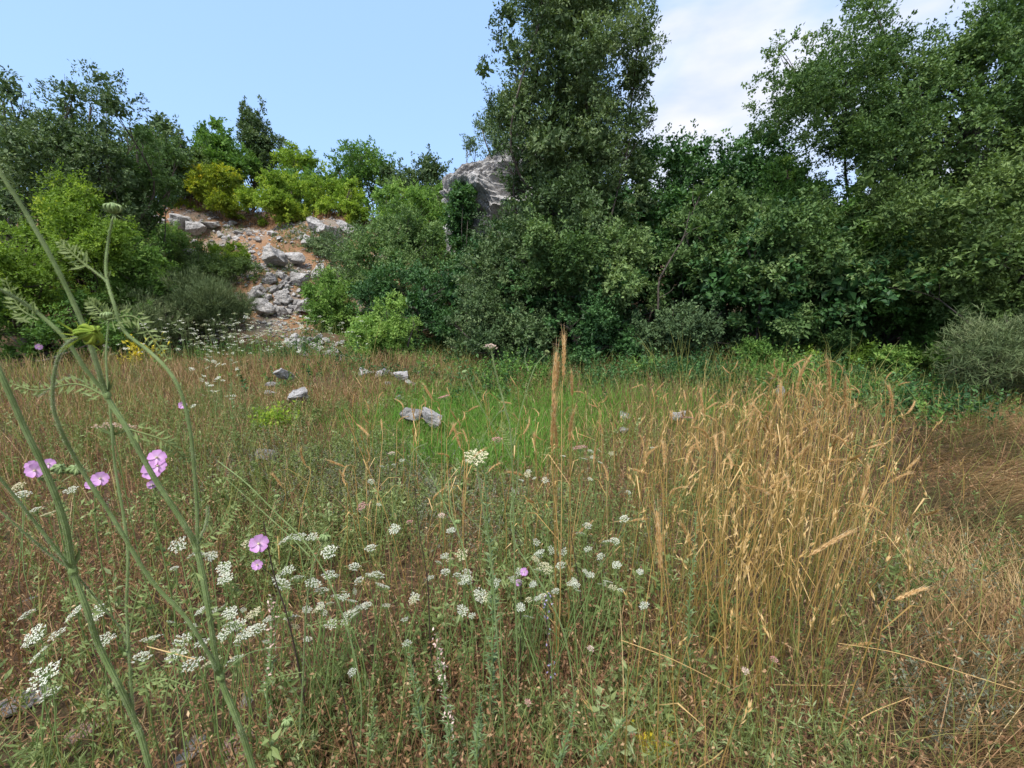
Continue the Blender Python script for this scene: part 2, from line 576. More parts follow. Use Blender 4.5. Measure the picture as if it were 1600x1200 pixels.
# ------------------------------------------------------------------ ground sheet
def make_ground():
    xs = np.concatenate([np.linspace(-260, -30, 24)[:-1], np.linspace(-30, -12, 46)[:-1], np.linspace(-12, 12, 241), np.linspace(12, 30, 46)[1:], np.linspace(30, 260, 24)[1:]])
    ys = np.concatenate([np.linspace(-200, -4, 12)[:-1], np.linspace(-4, 26, 300), np.linspace(26, 60, 40)[1:], np.linspace(60, 320, 24)[1:]])
    X, Y = np.meshgrid(xs, ys)
    Z = hgt(X, Y)
    rr = np.random.default_rng(5)
    Z = Z + rr.normal(size=Z.shape) * 0.012 * ((np.abs(X) < 12) & (Y < 26))
    V = np.stack([X, Y, Z], -1).reshape(-1, 3)
    nx = len(xs)
    i = (np.arange(len(ys) - 1)[:, None] * nx + np.arange(nx - 1)[None])
    q = np.stack([i, i + 1, i + nx + 1, i + nx], -1).reshape(-1, 4)
    mb = MB()
    mb.add(V, q=q)
    o = mb.build('ground', M['soil'], smooth=True)
    tag(o, 'dry reddish meadow soil rising into a stony slope', kind='structure')


make_ground()

# ------------------------------------------------------------------ rocks
_ico = {}


def ico(sub):
    if sub not in _ico:
        bm = bmesh.new()
        bmesh.ops.create_icosphere(bm, subdivisions=sub, radius=1)
        bm.verts.ensure_lookup_table()
        v = np.array([x.co[:] for x in bm.verts])
        f = np.array([[q.index for q in x.verts] for x in bm.faces])
        bm.free()
        _ico[sub] = (v, f)
    return _ico[sub]


def rock_verts(sub, seed, cuts=9, rough=0.10, sq=(1, 1, 0.7), strata=0.0):
    v, f = ico(sub)
    r = np.random.default_rng(seed)
    v = v.copy()
    off = r.uniform(-50, 50, 3)
    for i in range(cuts):
        nn = nrm(r.normal(size=3))
        c = r.uniform(0.36, 0.66)
        dd = v @ nn - c
        m = dd > 0
        v[m] -= np.outer(dd[m], nn) * 0.93
    vv = [Vector(p * 1.3 + off) for p in v]
    n_ = np.array([mnoise.fractal(p, 0.9, 2.1, 4) for p in vv])
    n2 = np.array([mnoise.ridged_multi_fractal(p * 1.7, 0.9, 2.2, 4, 1.0, 2.0) for p in vv])
    n2 = n2 - n2.mean()
    v = v * (1 + rough * 1.6 * n_ + rough * 0.7 * n2)[:, None]
    if strata:
        v *= (1 + strata * np.sin(v[:, 2] * 16 + n_ * 5))[:, None] ** np.array([1, 1, 0.2])
    return v * np.array(sq), f


rock_meshes = []
for k in range(9):
    v, f = rock_verts(4, 100 + k, cuts=14 + k % 4, rough=0.10, sq=(1, 0.8 + 0.05 * (k % 5), 0.62 + 0.05 * (k % 4)))
    mb = MB()
    mb.add(v, t=f)
    rock_meshes.append(mb.mesh('rock', M['rock']))
small_rock_meshes = []
for k in range(6):
    v, f = rock_verts(3, 200 + k, cuts=14, rough=0.09, sq=(1, 0.85, 0.65))
    mb = MB()
    mb.add(v, t=f)
    small_rock_meshes.append(mb.mesh('stone', M['rock']))


def place_rock(p, s, label, name='rock', cat='rock', group=None, mesh=None, sink=0.25, rot=None, sc3=None):
    o = bpy.data.objects.new(name, mesh or random.choice(rock_meshes))
    C.objects.link(o)
    sc3 = sc3 or (1, 1, 1)
    o.location = (p[0], p[1], hgt(p[0], p[1]) + s * sc3[2] * (0.6 - sink))
    o.scale = tuple(s * k for k in sc3)
    o.rotation_euler = rot or (random.uniform(-.3, .3), random.uniform(-.3, .3), random.uniform(0, 6.28))
    return tag(o, label, cat, group)


def rock_px(px, py, rpx, label, **k):
    """py = bottom edge of the rock where it meets the ground, rpx = half width in the photo"""
    g = ground(px, py)
    dist = g[1] * ct - (g[2] - CAMH) * st
    return place_rock(g, rpx * dist / F, label, **k)


# big things on the slope
v, f = rock_verts(5, 311, cuts=14, rough=0.11, sq=(1, .9, .78))
mb = MB()
mb.add(v, t=f)
bigm = mb.mesh('boulder', M['rock'])
rock_px(430, 418, 29, 'large grey weathered boulder on the bare orange slope', name='boulder', cat='boulder', mesh=bigm, sink=0.05, rot=(0.1, -0.15, 0.5))
rock_px(461, 416, 19, 'smaller pale boulder leaning against the right side of the large one on the slope', name='boulder', cat='boulder', sink=0.05)
rock_px(371, 366, 11, 'dark slab tilted at the top of the orange slope', sc3=(1, .8, .7))
rock_px(356, 392, 22, 'flat pale ledge rock above the small bright shrub on the slope', sc3=(1, 1, .5))
rock_px(386, 418, 13, 'small grey rock left of the orange gully')
for (x, y, r_, l) in [(246, 352, 15, 'flat grey rock at the left end of the slope top'), (282, 356, 18, 'low dark rock under the yellow shrub'),
                      (305, 366, 20, 'broad grey ledge rock below the yellow shrub'), (330, 358, 12, 'small rock at the foot of the yellow shrub'),
                      (270, 385, 18, 'pale rock half hidden by shrubs on the left of the slope'), (300, 410, 20, 'white streaked rock low on the left of the slope'),
                      (325, 430, 14, 'jagged rock below the small bright shrub'), (495, 362, 16, 'rock at the right end of the slope top'),
                      (515, 372, 20, 'long pale ledge at the right of the slope top'), (545, 366, 17, 'pale ledge rock beneath the right yellow green shrub'),
                      (480, 384, 13, 'small rock above the right gully'), (424, 442, 14, 'round grey rock at the head of the rubble heap'),
                      (470, 448, 18, 'smooth blue grey rock at the right of the rubble heap'), (500, 430, 15, 'pale rock beside the grey green shrub'),
                      (440, 470, 15, 'dark rock in the middle of the rubble heap'), (412, 492, 22, 'broad white slab at the foot of the rubble heap'),
                      (442, 496, 15, 'upright white rock at the foot of the rubble heap'), (478, 488, 18, 'dark cornered rock right of the white slab'),
                      (398, 470, 14, 'flat pale rock left of the rubble heap')]:
    rock_px(x, y, r_ * 1.3, l, sink=0.22)
# rubble heap: countable stones
rr = np.random.default_rng(11)
for k in range(95):
    t = rr.uniform(0, 1)
    x = rr.normal(0, 1) * (20 + 14 * t) + 448 - 20 * t
    y = 432 + 66 * t
    o = rock_px(x, y, rr.uniform(4.5, 10), 'grey limestone block, %s and %s of the rubble heap' % (('top', 'upper middle', 'middle', 'lower middle', 'foot')[int(t * 4.99)], 'left part' if x < 434 - 0 * t else ('centre' if x < 452 else 'right part')), name='stone', cat='stone',
                group='stones of the rubble heap', mesh=random.choice(small_rock_meshes), sink=0.1)
for k in range(45):
    x = rr.uniform(235, 560)
    o = rock_px(x, rr.uniform(350, 385), rr.uniform(3.5, 9), 'scattered grey stone near the slope top, below the %s' % ('green trees at its left end' if x < 260 else 'golden yellow shrub' if x < 375 else 'rounded yellow green shrub' if x < 470 else 'middle yellow green shrub' if x < 525 else 'rightmost yellow green shrub'), name='stone', cat='stone',
                group='stones strewn over the slope top', mesh=random.choice(small_rock_meshes), sink=0.2)
for k in range(36):
    x, y = rr.uniform(250, 400), rr.uniform(385, 450)
    o = rock_px(x, y, rr.uniform(4, 10), 'stone left of the gully, %s and %s' % ('far left' if x < 290 else 'left of the bright cushion shrub' if x < 330 else 'near the bright cushion shrub' if x < 370 else 'next to the gully', 'higher up' if y < 410 else 'halfway down' if y < 430 else 'low down'), name='stone', cat='stone',
                group='stones left of the gully', mesh=random.choice(small_rock_meshes), sink=0.2)
for k in range(42):
    t = rr.uniform(0, 1)
    o = rock_px(446 + 92 * t, rr.uniform(536, 566) - 6 * math.sin(t * 3), rr.uniform(5, 12), 'whitish stone in the %s of the low pile at the meadow edge' % ('left end', 'left half', 'middle', 'right half', 'right end')[int(t * 4.99)], name='stone', cat='stone',
                group='stones of the low pile', mesh=random.choice(small_rock_meshes), sink=0.0)
# rubble grit
mb = MB()
v0, f0 = ico(1)
for k in range(900):
    px, py = (rr.normal(440, 48), rr.uniform(350, 500)) if k < 560 else (rr.uniform(240, 570), rr.uniform(345, 420))
    g = ground(px, py) if False else None
gx = rr.uniform(-17, -3, 13000)
gy = rr.uniform(12.5, 23, 13000)
keep = (np.abs(gx - (-0.54 * gy)) < rr.uniform(0.2, 6.5, 13000)) & (np.sin(gx * 2.1 + 1) * np.sin(gy * 1.7) + rr.uniform(-1, 1, 13000) > -.2)
gx, gy = gx[keep], gy[keep]
s = rr.uniform(0.02, 0.10, len(gx)) ** 1.0 * rr.uniform(.5, 1, len(gx))
nv = v0 * 1.0
V = nv[None] * s[:, None, None] * rr.uniform(.6, 1.2, (len(gx), len(v0), 1)) * np.array([1, 1, .6]) + np.stack([gx, gy, hgt(gx, gy) + s * .2], -1)[:, None]
Tt = (np.arange(len(gx))[:, None, None] * len(v0) + f0[None]).reshape(-1, 3)
mb.add(V, t=Tt)
tag(mb.build('rubble', M['rock']), 'fine grey rubble scattered on the orange slope', kind='stuff')

# meadow rocks
for (x, y, r_, l, s3) in [(447, 606, 20, 'pale domed rock with a yellow lichen edge in the dry grass', (1, .8, .8)), (428, 612, 11, 'small grey rock beside the pale domed rock', (1, 1, .7)),
                          (423, 622, 14, 'flat pale rock low in the dry grass', (1, .9, .45)), (467, 640, 26, 'light rock with grass growing over it', (1, .8, .65)),
                          (568, 590, 13, 'rounded pale rock at the left end of the rock row', (1, .8, .8)), (596, 594, 17, 'dark streaked rock in the middle of the rock row', (1, .8, .7)),
                          (628, 600, 17, 'mossy grey rock at the right end of the rock row', (1, .8, .75)), (582, 588, 9, 'low grey rock wedged between the first two rocks of the row', (1, .9, .6)), (612, 592, 11, 'grey cracked rock wedged in the right half of the row', (1, .9, .7)), (641, 604, 10, 'low grey rock in front of the mossy one', (1, 1, .6)), (607, 604, 8, 'small pale stone before the rock row', (1, 1, .6)), (655, 590, 8, 'small light green rock beside the row', (1, 1, .8)),
                          (624, 632, 9, 'grey rock behind the pink umbel', (1, .8, .9)), (644, 671, 23, 'dark pitted left half of the white rock in green grass', (1, .8, .8)),
                          (674, 674, 25, 'pinkish white rock in the bright green grass', (1, .75, .7)), (420, 722, 28, 'rough domed pale stone among grey herbs', (1, .8, .42)),
                          (975, 684, 12, 'small white rock at the edge of the golden grass', (1, .8, .7)), (1060, 668, 13, 'white grey rock behind the golden grass', (1, .8, 1.0)),
                          (975, 655, 14, 'low pale rock hidden in grass right of the green patch', (1, .8, .4)), (1216, 628, 9, 'upright white rock behind the golden ears', (.8, .8, 1.5)),
                          (1206, 600, 7, 'small pale rock in the dark undergrowth', (1, .8, .8)), (1300, 606, 7, 'small grey rock under the bramble leaves', (1, 1, .6))]:
    rock_px(x, y, r_ * 1.3, l, sc3=s3, sink=(-.15 if 560 < x < 660 and y < 610 else -0.4) if s3[2] > .5 else -.25)
# foreground slabs, bottom left
for (x, y, r_, l, m_, s3) in [(280, 1190, 75, 'white limestone slab at the foot of the near carrot stems', 'rock', (1, .7, .16)), (375, 1165, 70, 'reddish flat stone between the near stems and the herbs', 'slab', (1, .6, .15)),
                              (30, 1110, 75, 'pale grey flat stone at the lower left corner', 'rock', (1, .5, .16)), (385, 1095, 26, 'small white stone beside the dark stem', 'rock', (1, .7, .35)),
                              (130, 1150, 50, 'dusty reddish stone under the white umbels', 'slab', (1, .6, .2)), (55, 940, 40, 'half buried pale stone in the brown weeds at left', 'rock', (1, .5, .2))]:
    o = rock_px(x, y, r_, l, sc3=s3, sink=0.35, rot=(0.04, -0.05, random.uniform(0, 6)))
    if m_ == 'slab':
        o.data = o.data.copy()
        o.data.materials[0] = M['slab']


# cliff behind the big tree
def cliff():
    bm = bmesh.new()
    bmesh.ops.create_icosphere(bm, subdivisions=7, radius=1)
    v = np.array([x.co[:] for x in bm.verts])
    f = np.array([[q.index for q in x.verts] for x in bm.faces])
    bm.free()
    v = np.sign(v) * np.abs(v) ** 0.55
    P = v * np.array([2.7, 1.7, 2.95])
    vv = [Vector(p * 0.55 + np.array([3, 7, 1])) for p in P]
    n_ = np.array([mnoise.fractal(p, 0.9, 2.0, 5) for p in vv])
    rg = np.array([mnoise.ridged_multi_fractal(p * 1.9, 0.8, 2.1, 5, 1.0, 2.0) for p in vv])
    rg -= rg.mean()
    cell = np.array([mnoise.cell(Vector((p[0] * 1.3, p[1] * 1.3, p[2] * 2.2))) for p in P])
    fn = np.array([mnoise.ridged_multi_fractal(Vector((p[0] * 1.4, p[1] * 1.4, p[2] * 2.6)), 0.7, 2.1, 5, 1.0, 2.0) for p in P])
    d_ = 0.6 * n_ + 0.20 * rg + 0.10 * cell + 0.16 * (fn - fn.mean()) + 0.12 * np.sin(P[:, 2] * 6 + n_ * 5)
    P = P + nrm(v) * d_[:, None]
    P[:, 0] += 0.25 * P[:, 2] * (P[:, 2] > 0)
    c = np.array([0.15, 17.4, 3.6])
    # overhanging head to the left, as in the photo
    P[:, 0] -= np.exp(-((P[:, 2] - 1.9) / 0.7) ** 2) * (P[:, 0] < 0) * 0.75
    mb = MB()
    mb.add(P, t=f)
    root = thing('cliff', (c[0], c[1], c[2] - 3), 'grey limestone outcrop rising behind the tall oak', 'cliff')
    o = mb.build('rock_face', M['rock'], root)
    o.location = (0, 0, 3)


cliff()


# ------------------------------------------------------------------ trees and shrubs
def inside(poly, x, y):
    n = len(poly)
    res = np.zeros(len(x), bool)
    j = n - 1
    for i in range(n):
        xi, yi = poly[i]
        xj, yj = poly[j]
        c = ((yi > y) != (yj > y)) & (x < (xj - xi) * (y - yi) / (yj - yi + 1e-9) + xi)
        res ^= c
        j = i
    return res


def edge_dist(poly, x, y):
    best = np.full(len(x), 1e9)
    n = len(poly)
    for i in range(n):
        a = np.array(poly[i], float)
        b = np.array(poly[(i + 1) % n], float)
        ab = b - a
        t = np.clip(((x - a[0]) * ab[0] + (y - a[1]) * ab[1]) / (ab @ ab + 1e-9), 0, 1)
        best = np.minimum(best, np.hypot(x - a[0] - t * ab[0], y - a[1] - t * ab[1]))
    return best


def place_lobes(poly, d, thick, lr, n, r, inset=0.75):
    poly = [tuple(p) for p in poly]
    xs = [p[0] for p in poly]
    ys = [p[1] for p in poly]
    X = r.uniform(min(xs), max(xs), 9000)
    Y = r.uniform(min(ys), max(ys), 9000)
    m = inside(poly, X, Y)
    X, Y = X[m], Y[m]
    E = edge_dist(poly, X, Y)
    s = d / F
    m = E * s > lr * inset * r.uniform(0.5, 1.0, len(X))
    if m.sum() < n:
        m = E >= np.sort(E)[-max(n * 3, 10)] if len(E) > n * 3 else E > 0
    X, Y, E = X[m], Y[m], E[m]
    D = r.uniform(-1, 1, len(X)) * thick * np.sqrt(np.clip(E / max(E.max(), 1), 0.05, 1))
    pts = np.stack([X * s, Y * s, D], 1)
    idx = [int(r.integers(len(X)))]
    dist = np.linalg.norm(pts - pts[idx[0]], axis=1)
    for _ in range(n - 1):
        i = int(np.argmax(dist + r.uniform(0, 0.15, len(dist)) * dist.max()))
        idx.append(i)
        dist = np.minimum(dist, np.linalg.norm(pts - pts[i], axis=1))
    L = np.array([at_d(X[i], Y[i], d + D[i]) for i in idx])
    R = np.array([np.clip(min(E[i] * s * 1.15, lr * r.uniform(0.75, 1.25)), lr * 0.45, None) for i in idx])
    return L, R


def crown_mesh(L, R, nleaf, ll, lw, r, per=12, spread=0.16, upb=0.15, subk=11, subr=0.44, tint0=0.42, tvar=0.21, core=True, droop=0.0, tipt=0.0, shoots=0):
    n = len(L)
    w_ = R ** 2
    w_ = w_ / w_.sum()
    ns = max(n * subk, 4)
    li = r.choice(n, ns, p=w_)
    sdir = rsph(ns, r)
    sdir[:, 2] = sdir[:, 2] * 0.85 + 0.12
    sdir = nrm(sdir)
    S = L[li] + sdir * (R[li] * r.uniform(0.45, 0.85, ns))[:, None]
    SR = R[li] * subr * r.uniform(0.6, 1.3, ns)
    st_ = r.normal(0, tvar, ns) + r.normal(0, tvar * 0.7, n)[li]
    K = max(nleaf // per, 1)
    ws = SR ** 2
    ws = ws / ws.sum()
    si = r.choice(ns, K, p=ws)
    cdir = rsph(K, r)
    cdir = nrm(cdir + sdir[si] * 0.35)
    cp = S[si] + cdir * (SR[si] * r.uniform(0.4, 1.05, K) ** 0.6)[:, None]
    m = K * per
    ci = np.repeat(np.arange(K), per)
    od = nrm(cdir[ci] + sdir[si][ci] * 0.6)
    P = cp[ci] + r.normal(size=(m, 3)) * spread * np.array([1, 1, 0.8]) * 0.22 + od * (r.uniform(-0.6, 0.5, m) * spread)[:, None]
    ax = od * 0.55 + rsph(m, r) * 0.85 + np.array([0, 0, upb - droop])
    nr_ = np.array([0, 0, 0.9]) + od * 0.55 + rsph(m, r) * 0.6
    tint = tint0 + st_[si][ci] + r.normal(0, .09, K)[ci] + r.normal(0, 0.13, m) + tipt * np.clip(sdir[si][ci][:, 2], 0, 1)
    mb = MB()
    leaves(mb, P, ax, nr_, ll * r.uniform(0.6, 1.25, m), lw * r.uniform(0.7, 1.25, m), tint)
    if shoots:
        # leafy shoots that break the outline
        i = r.choice(ns, shoots, p=ws)
        dr = nrm(sdir[i] * 1.0 + rsph(shoots, r) * 0.45 + np.array([0, 0, 0.25]))
        ln = SR[i] * r.uniform(0.8, 2.0, shoots)
        pn = 16
        ii = np.repeat(np.arange(shoots), pn)
        t = r.uniform(0.2, 1, len(ii))
        P = S[i][ii] + dr[ii] * (SR[i][ii] * 0.7 + ln[ii] * t)[:, None] + r.normal(size=(len(ii), 3)) * 0.025 * (d_scale := 1)
        leaves(mb, P, dr[ii] * 0.7 + rsph(len(ii), r), np.array([0, 0, 0.6]) + rsph(len(ii), r), ll * r.uniform(0.6, 1.2, len(ii)), lw * r.uniform(0.7, 1.2, len(ii)),
               tint0 + st_[i][ii] + r.normal(0, .12, len(ii)))
    if core:  # oversized inner leaves, added to block light coming through the crown
        k = n * 110
        j = r.choice(n, k, p=w_)
        P = L[j] + rsph(k, r) * (R[j] * 0.5 * r.uniform(0, 1, k) ** 0.5)[:, None]
        leaves(mb, P, rsph(k, r), rsph(k, r), ll * 1.9, lw * 2.3, tint0 + r.normal(0, .12, k))
    return mb


def wood(L, R, base, r, trunk_r, lean=None, frac=0.8, maxl=26, top=None):
    """trunk and limbs running out to the leaf masses"""
    mbs = []
    cen = L.mean(0)
    hi = L[np.argsort(-L[:, 2])[:max(len(L) // 5, 1)]].mean(0)
    if top is not None:
        hi = np.array(top)
    mid = base * 0.5 + hi * 0.5 + np.array([r.normal() * 0.12, r.normal() * 0.12, 0]) * (hi[2] - base[2]) * 0.5
    tr = catmull([base - np.array([0, 0, 0.15]), base + (mid - base) * 0.45 + r.normal(size=3) * np.array([.08, .08, 0]), mid, hi], 7)
    mb = MB()
    tube(mb, tr, [trunk_r * 1.25, trunk_r, trunk_r * 0.7, trunk_r * 0.25], 8)
    mbs.append(mb)
    order = r.permutation(len(L))[:maxl]
    mb2 = MB()
    for i in order:
        tgt = L[i]
        dz = (tgt[2] - base[2]) * r.uniform(0.2, 0.75)
        k = int(np.argmin(np.abs(tr[:, 2] - (base[2] + dz))))
        a = tr[k]
        m_ = (a + tgt) / 2 + r.normal(size=3) * 0.12 * np.linalg.norm(tgt - a) + np.array([0, 0, -0.05]) * np.linalg.norm(tgt - a)
        p = catmull([a, m_, tgt], 6)
        rr_ = trunk_r * r.uniform(0.28, 0.5)
        tube(mb2, p, [rr_, rr_ * 0.6, rr_ * 0.2], 6)
        for _ in range(3):
            e = tgt + rsph(1, r)[0] * R[i] * 0.9
            tube(mb2, catmull([p[-3], (p[-3] + e) / 2 + r.normal(size=3) * .05, e], 4), [rr_ * 0.25, rr_ * 0.06], 4)
    mbs.append(mb2)
    return mbs


SEED = [1000]


def tree(name, label, cat, poly, d, base_px, mat, n=18, lr=0.7, thick=None, nleaf=20000, ll=0.07, lw=0.035, trunk=0.10, group=None, base_d=None, wmat='bark', wood_on=True, seed=None, grow=1.12, inset=.75, **kw):
    SEED[0] += 1
    r = np.random.default_rng(seed or SEED[0])
    kw.setdefault('shoots', nleaf // 170)
    if 7.5 < d and grow != 1:
        q_ = np.array(poly, float)
        c_ = q_.mean(0)
        grow = grow + .10 * (d > 14.2)
        q_ = c_ + (q_ - c_) * grow + r.normal(size=q_.shape) * (7 if d < 14.2 else 3)
        poly = [tuple(v) for v in q_]
    ys = [p[1] for p in poly]
    xs = [p[0] for p in poly]
    wpx = max(xs) - min(xs)
    if thick is None:
        thick = 0.42 * wpx * d / F
    L, R = place_lobes(poly, d, thick, lr, n, r, inset)
    bx = at_d(base_px, 500, base_d or d)
    base = np.array([bx[0], bx[1], float(hgt(bx[0], bx[1]))])
    root = thing(name, tuple(base), label, cat, group)
    mb = crown_mesh(L, R, nleaf, ll, lw, r, **kw)
    mats = M[mat]
    mb.build('crown' if cat == 'tree' else 'foliage', mats, root, origin=base)
    if wood_on:
        a, b = wood(L, R, base, r, trunk)
        a.build('trunk' if cat == 'tree' else 'stem', M[wmat], root, origin=base, smooth=True)
        b.build('branches', M[wmat], root, origin=base, smooth=True)
    return root


def box(x0, y0, x1, y1, k=0.18):
    """rounded outline around a clump"""
    w_, h_ = (x1 - x0), (y1 - y0)
    return [(x0 + w_ * .5, y0), (x0 + w_ * .8, y0 + h_ * .08), (x1, y0 + h_ * .35), (x1, y0 + h_ * .75), (x1 - w_ * .12, y1), (x0 + w_ * .12, y1), (x0, y0 + h_ * .75), (x0, y0 + h_ * .35), (x0 + w_ * .2, y0 + h_ * .08)]


# ---- far, on the plateau
tree('holm_oak', 'tall slim dark tree with twin pointed tops on the skyline', 'tree', [(370, 196), (374, 170), (384, 146), (392, 168), (395, 176), (402, 148), (411, 156), (416, 185), (424, 214), (438, 204), (450, 226), (434, 244), (440, 292), (388, 294), (380, 245)], 30, 408, 'holm', n=110, lr=0.34, thick=.9, nleaf=17000, ll=0.17, lw=0.08, spread=0.2, core=False, grow=1.0, inset=.3, shoots=0)
tree('leafy_tree', 'mid green tree left of the slim dark tree on the skyline', 'tree', [(306, 240), (325, 195), (345, 190), (362, 222), (392, 240), (398, 300), (300, 300)], 27, 350, 'green', n=18, lr=0.9, nleaf=10000, ll=0.20, lw=0.10, spread=0.3, tint0=.28)
tree('umbrella_tree', 'thin flat topped yellowish tree standing against the sky', 'tree', [(436, 244), (468, 230), (498, 242), (508, 262), (480, 266), (438, 262)], 28, 474, 'lime', n=16, lr=0.4, inset=.4, nleaf=4200, ll=0.18, lw=0.09, spread=0.3, core=False, trunk=.07)
tree('leafy_tree', 'hazy dark green tree between the left wood and the skyline gap', 'tree', [(215, 210), (250, 188), (278, 205), (295, 250), (300, 300), (215, 300)], 21, 255, 'holm', n=16, lr=0.9, nleaf=10000, ll=0.16, lw=0.08, spread=0.25, shoots=60)
tree('leafy_tree', 'green tree right of the umbrella tree on the skyline', 'tree', [(522, 260), (545, 232), (575, 232), (600, 255), (612, 300), (522, 310)], 25, 565, 'green', n=16, lr=0.8, nleaf=9000, ll=0.16, lw=0.08, spread=0.3, shoots=60, tint0=.3, core=False)
tree('leafy_tree', 'blue green small tree behind the shrubs left of the cliff', 'tree', [(600, 262), (625, 250), (640, 262), (665, 252), (700, 268), (712, 340), (600, 340)], 24, 655, 'holm', n=18, lr=0.8, nleaf=10000, ll=0.16, lw=0.08, spread=0.3, shoots=80)
tree('leafy_tree', 'small tree filling the skyline beneath the umbrella tree', 'tree', [(430, 275), (520, 272), (540, 310), (430, 310)], 27, 485, 'green', n=14, lr=0.8, nleaf=6000, ll=0.18, lw=0.09, spread=0.3, tint0=.2)
tree('leafy_shrub', 'reddish tinged shrub at the foot of the skyline trees', 'shrub', box(280, 240, 330, 300), 24, 300, 'olive', n=10, lr=0.6, nleaf=4500, ll=0.15, lw=0.07, spread=0.25)

# ---- shrubs along the slope top
YS = dict(spread=0.16, subk=18, subr=0.34, upb=0.25)
tree('yellow_shrub', 'golden yellow topped shrub, brightest of the row on the slope top', 'shrub', [(262, 290), (285, 260), (310, 250), (345, 262), (376, 292), (372, 330), (345, 346), (285, 345), (256, 325)], 21.8, 312, 'yellow', n=22, lr=0.55, nleaf=20000, ll=0.10, lw=0.055, trunk=0.07, tint0=.06, tipt=.30, **YS)
tree('yellow_green_shrub', 'rounded yellow green shrub right of the golden one', 'shrub', [(380, 305), (400, 285), (440, 277), (470, 296), (478, 345), (455, 356), (395, 355), (378, 335)], 21.6, 430, 'lime', n=20, lr=0.55, nleaf=18000, ll=0.10, lw=0.055, trunk=0.06, tint0=.38, **YS)
tree('yellow_green_shrub', 'yellow green shrub in the middle right of the slope top row', 'shrub', [(468, 300), (495, 280), (530, 290), (545, 320), (540, 355), (475, 356)], 21.9, 505, 'lime', n=17, lr=0.5, nleaf=14000, ll=0.10, lw=0.055, trunk=0.06, tint0=.42, **YS)
tree('yellow_green_shrub', 'small yellow green shrub at the right end of the row', 'shrub', [(525, 310), (545, 290), (570, 298), (580, 340), (560, 358), (528, 355)], 21.2, 552, 'lime', n=13, lr=0.45, nleaf=10000, ll=0.10, lw=0.055, trunk=0.05, tint0=.5, **YS)
tree('lime_shrub', 'small bright green cushion shrub on the bare slope', 'shrub', [(328, 390), (345, 376), (372, 380), (386, 395), (380, 412), (340, 415)], 16.3, 358, 'lime', n=9, lr=0.3, nleaf=5500, ll=0.07, lw=0.035, trunk=0.03, spread=.1)
for k, (x0, y0, x1, y1, dd, l) in enumerate([(235, 365, 290, 420, 16, 'thin green shrub among the pale rocks at left of the slope'), (285, 395, 345, 445, 15, 'low green shrub among rocks below the bright cushion'),
                                             (400, 395, 0, 0, 0, ''), (340, 405, 395, 440, 15.3, 'dull green shrub directly below the bright cushion')]):
    if dd:
        tree('leafy_shrub', l, 'shrub', box(x0, y0, x1, y1), dd, (x0 + x1) / 2, 'olive' if k else 'green', n=9, lr=0.35, nleaf=4200, ll=0.08, lw=0.035, trunk=0.03, spread=.12, core=False)

for x0, y0, x1, y1, dd, mt, l in [(226, 350, 290, 395, 17.5, 'green', 'loose green shrub at the left end of the rocky slope'), (222, 400, 285, 452, 13.8, 'green', 'green shrub left of the dark broom on the slope'),
                                  (290, 402, 352, 448, 14.6, 'olive', 'dull olive shrub between rocks left of the gully'), (262, 372, 318, 410, 16.6, 'olive', 'sparse olive shrub among the pale rocks'),
                                  (480, 372, 520, 402, 18.0, 'greygreen', 'small grey green shrub at the right end of the gully')]:
    tree('leafy_shrub', l, 'shrub', box(x0, y0, x1, y1), dd, (x0 + x1) / 2, mt, n=14, lr=0.4, nleaf=6500, ll=0.08, lw=0.035, trunk=0.03, spread=.12, core=False, tint0=.45)

# ---- left wood
tree('holm_oak', 'dark tree at the left edge of the wood', 'tree', [(-60, 130), (0, 122), (40, 128), (65, 160), (110, 190), (130, 260), (130, 420), (-60, 430)], 12.5, 20, 'holm', n=34, lr=0.8, nleaf=32000, ll=0.085, lw=0.04, shoots=120, tint0=.42)
tree('holm_oak', 'dark tree with a thin leaning spike of twigs above the left wood', 'tree', [(85, 150), (110, 128), (140, 135), (158, 102), (176, 110), (180, 150), (200, 165), (212, 185), (190, 200), (215, 260), (225, 400), (90, 420), (75, 220)], 13, 150, 'holm', n=34, lr=0.75, nleaf=30000, ll=0.085, lw=0.04, shoots=160, tint0=.38)
tree('leafy_tree', 'dark leaning tree on the right side of the left wood', 'tree', [(180, 240), (215, 205), (255, 225), (285, 250), (275, 310), (240, 350), (215, 400), (160, 400)], 14.5, 215, 'oak', n=22, lr=0.75, nleaf=18000, ll=0.09, lw=0.04, tint0=.25, shoots=60)
tree('green_shrub', 'bright green shrub between the dark trees and the rocky slope', 'shrub', [(72, 320), (100, 288), (150, 295), (175, 330), (215, 360), (205, 420), (120, 440), (70, 400)], 11.3, 140, 'lime', n=24, lr=0.5, nleaf=19000, ll=0.075, lw=0.035, tint0=.2, spread=.14)
tree('green_shrub', 'broad bright green shrub low at the left edge', 'shrub', [(-40, 350), (20, 345), (80, 370), (120, 400), (130, 470), (60, 500), (-40, 490)], 10.3, 40, 'lime', n=26, lr=0.5, nleaf=20000, ll=0.07, lw=0.033, tint0=.12, spread=.14)
tree('green_shrub', 'yellow flecked green shrub below the bright one', 'shrub', [(160, 370), (215, 355), (250, 385), (262, 440), (230, 480), (150, 475)], 11.6, 205, 'green', n=20, lr=0.5, nleaf=15000, ll=0.07, lw=0.033, tint0=.5, tvar=.22, spread=.14)
tree('dark_shrub', 'dark green shrub at the foot of the left wood', 'shrub', [(-40, 450), (60, 440), (150, 440), (200, 470), (190, 545), (-40, 560)], 10.6, 70, 'green', n=26, lr=0.5, nleaf=18000, ll=0.07, lw=0.033, tint0=.15, spread=.14)
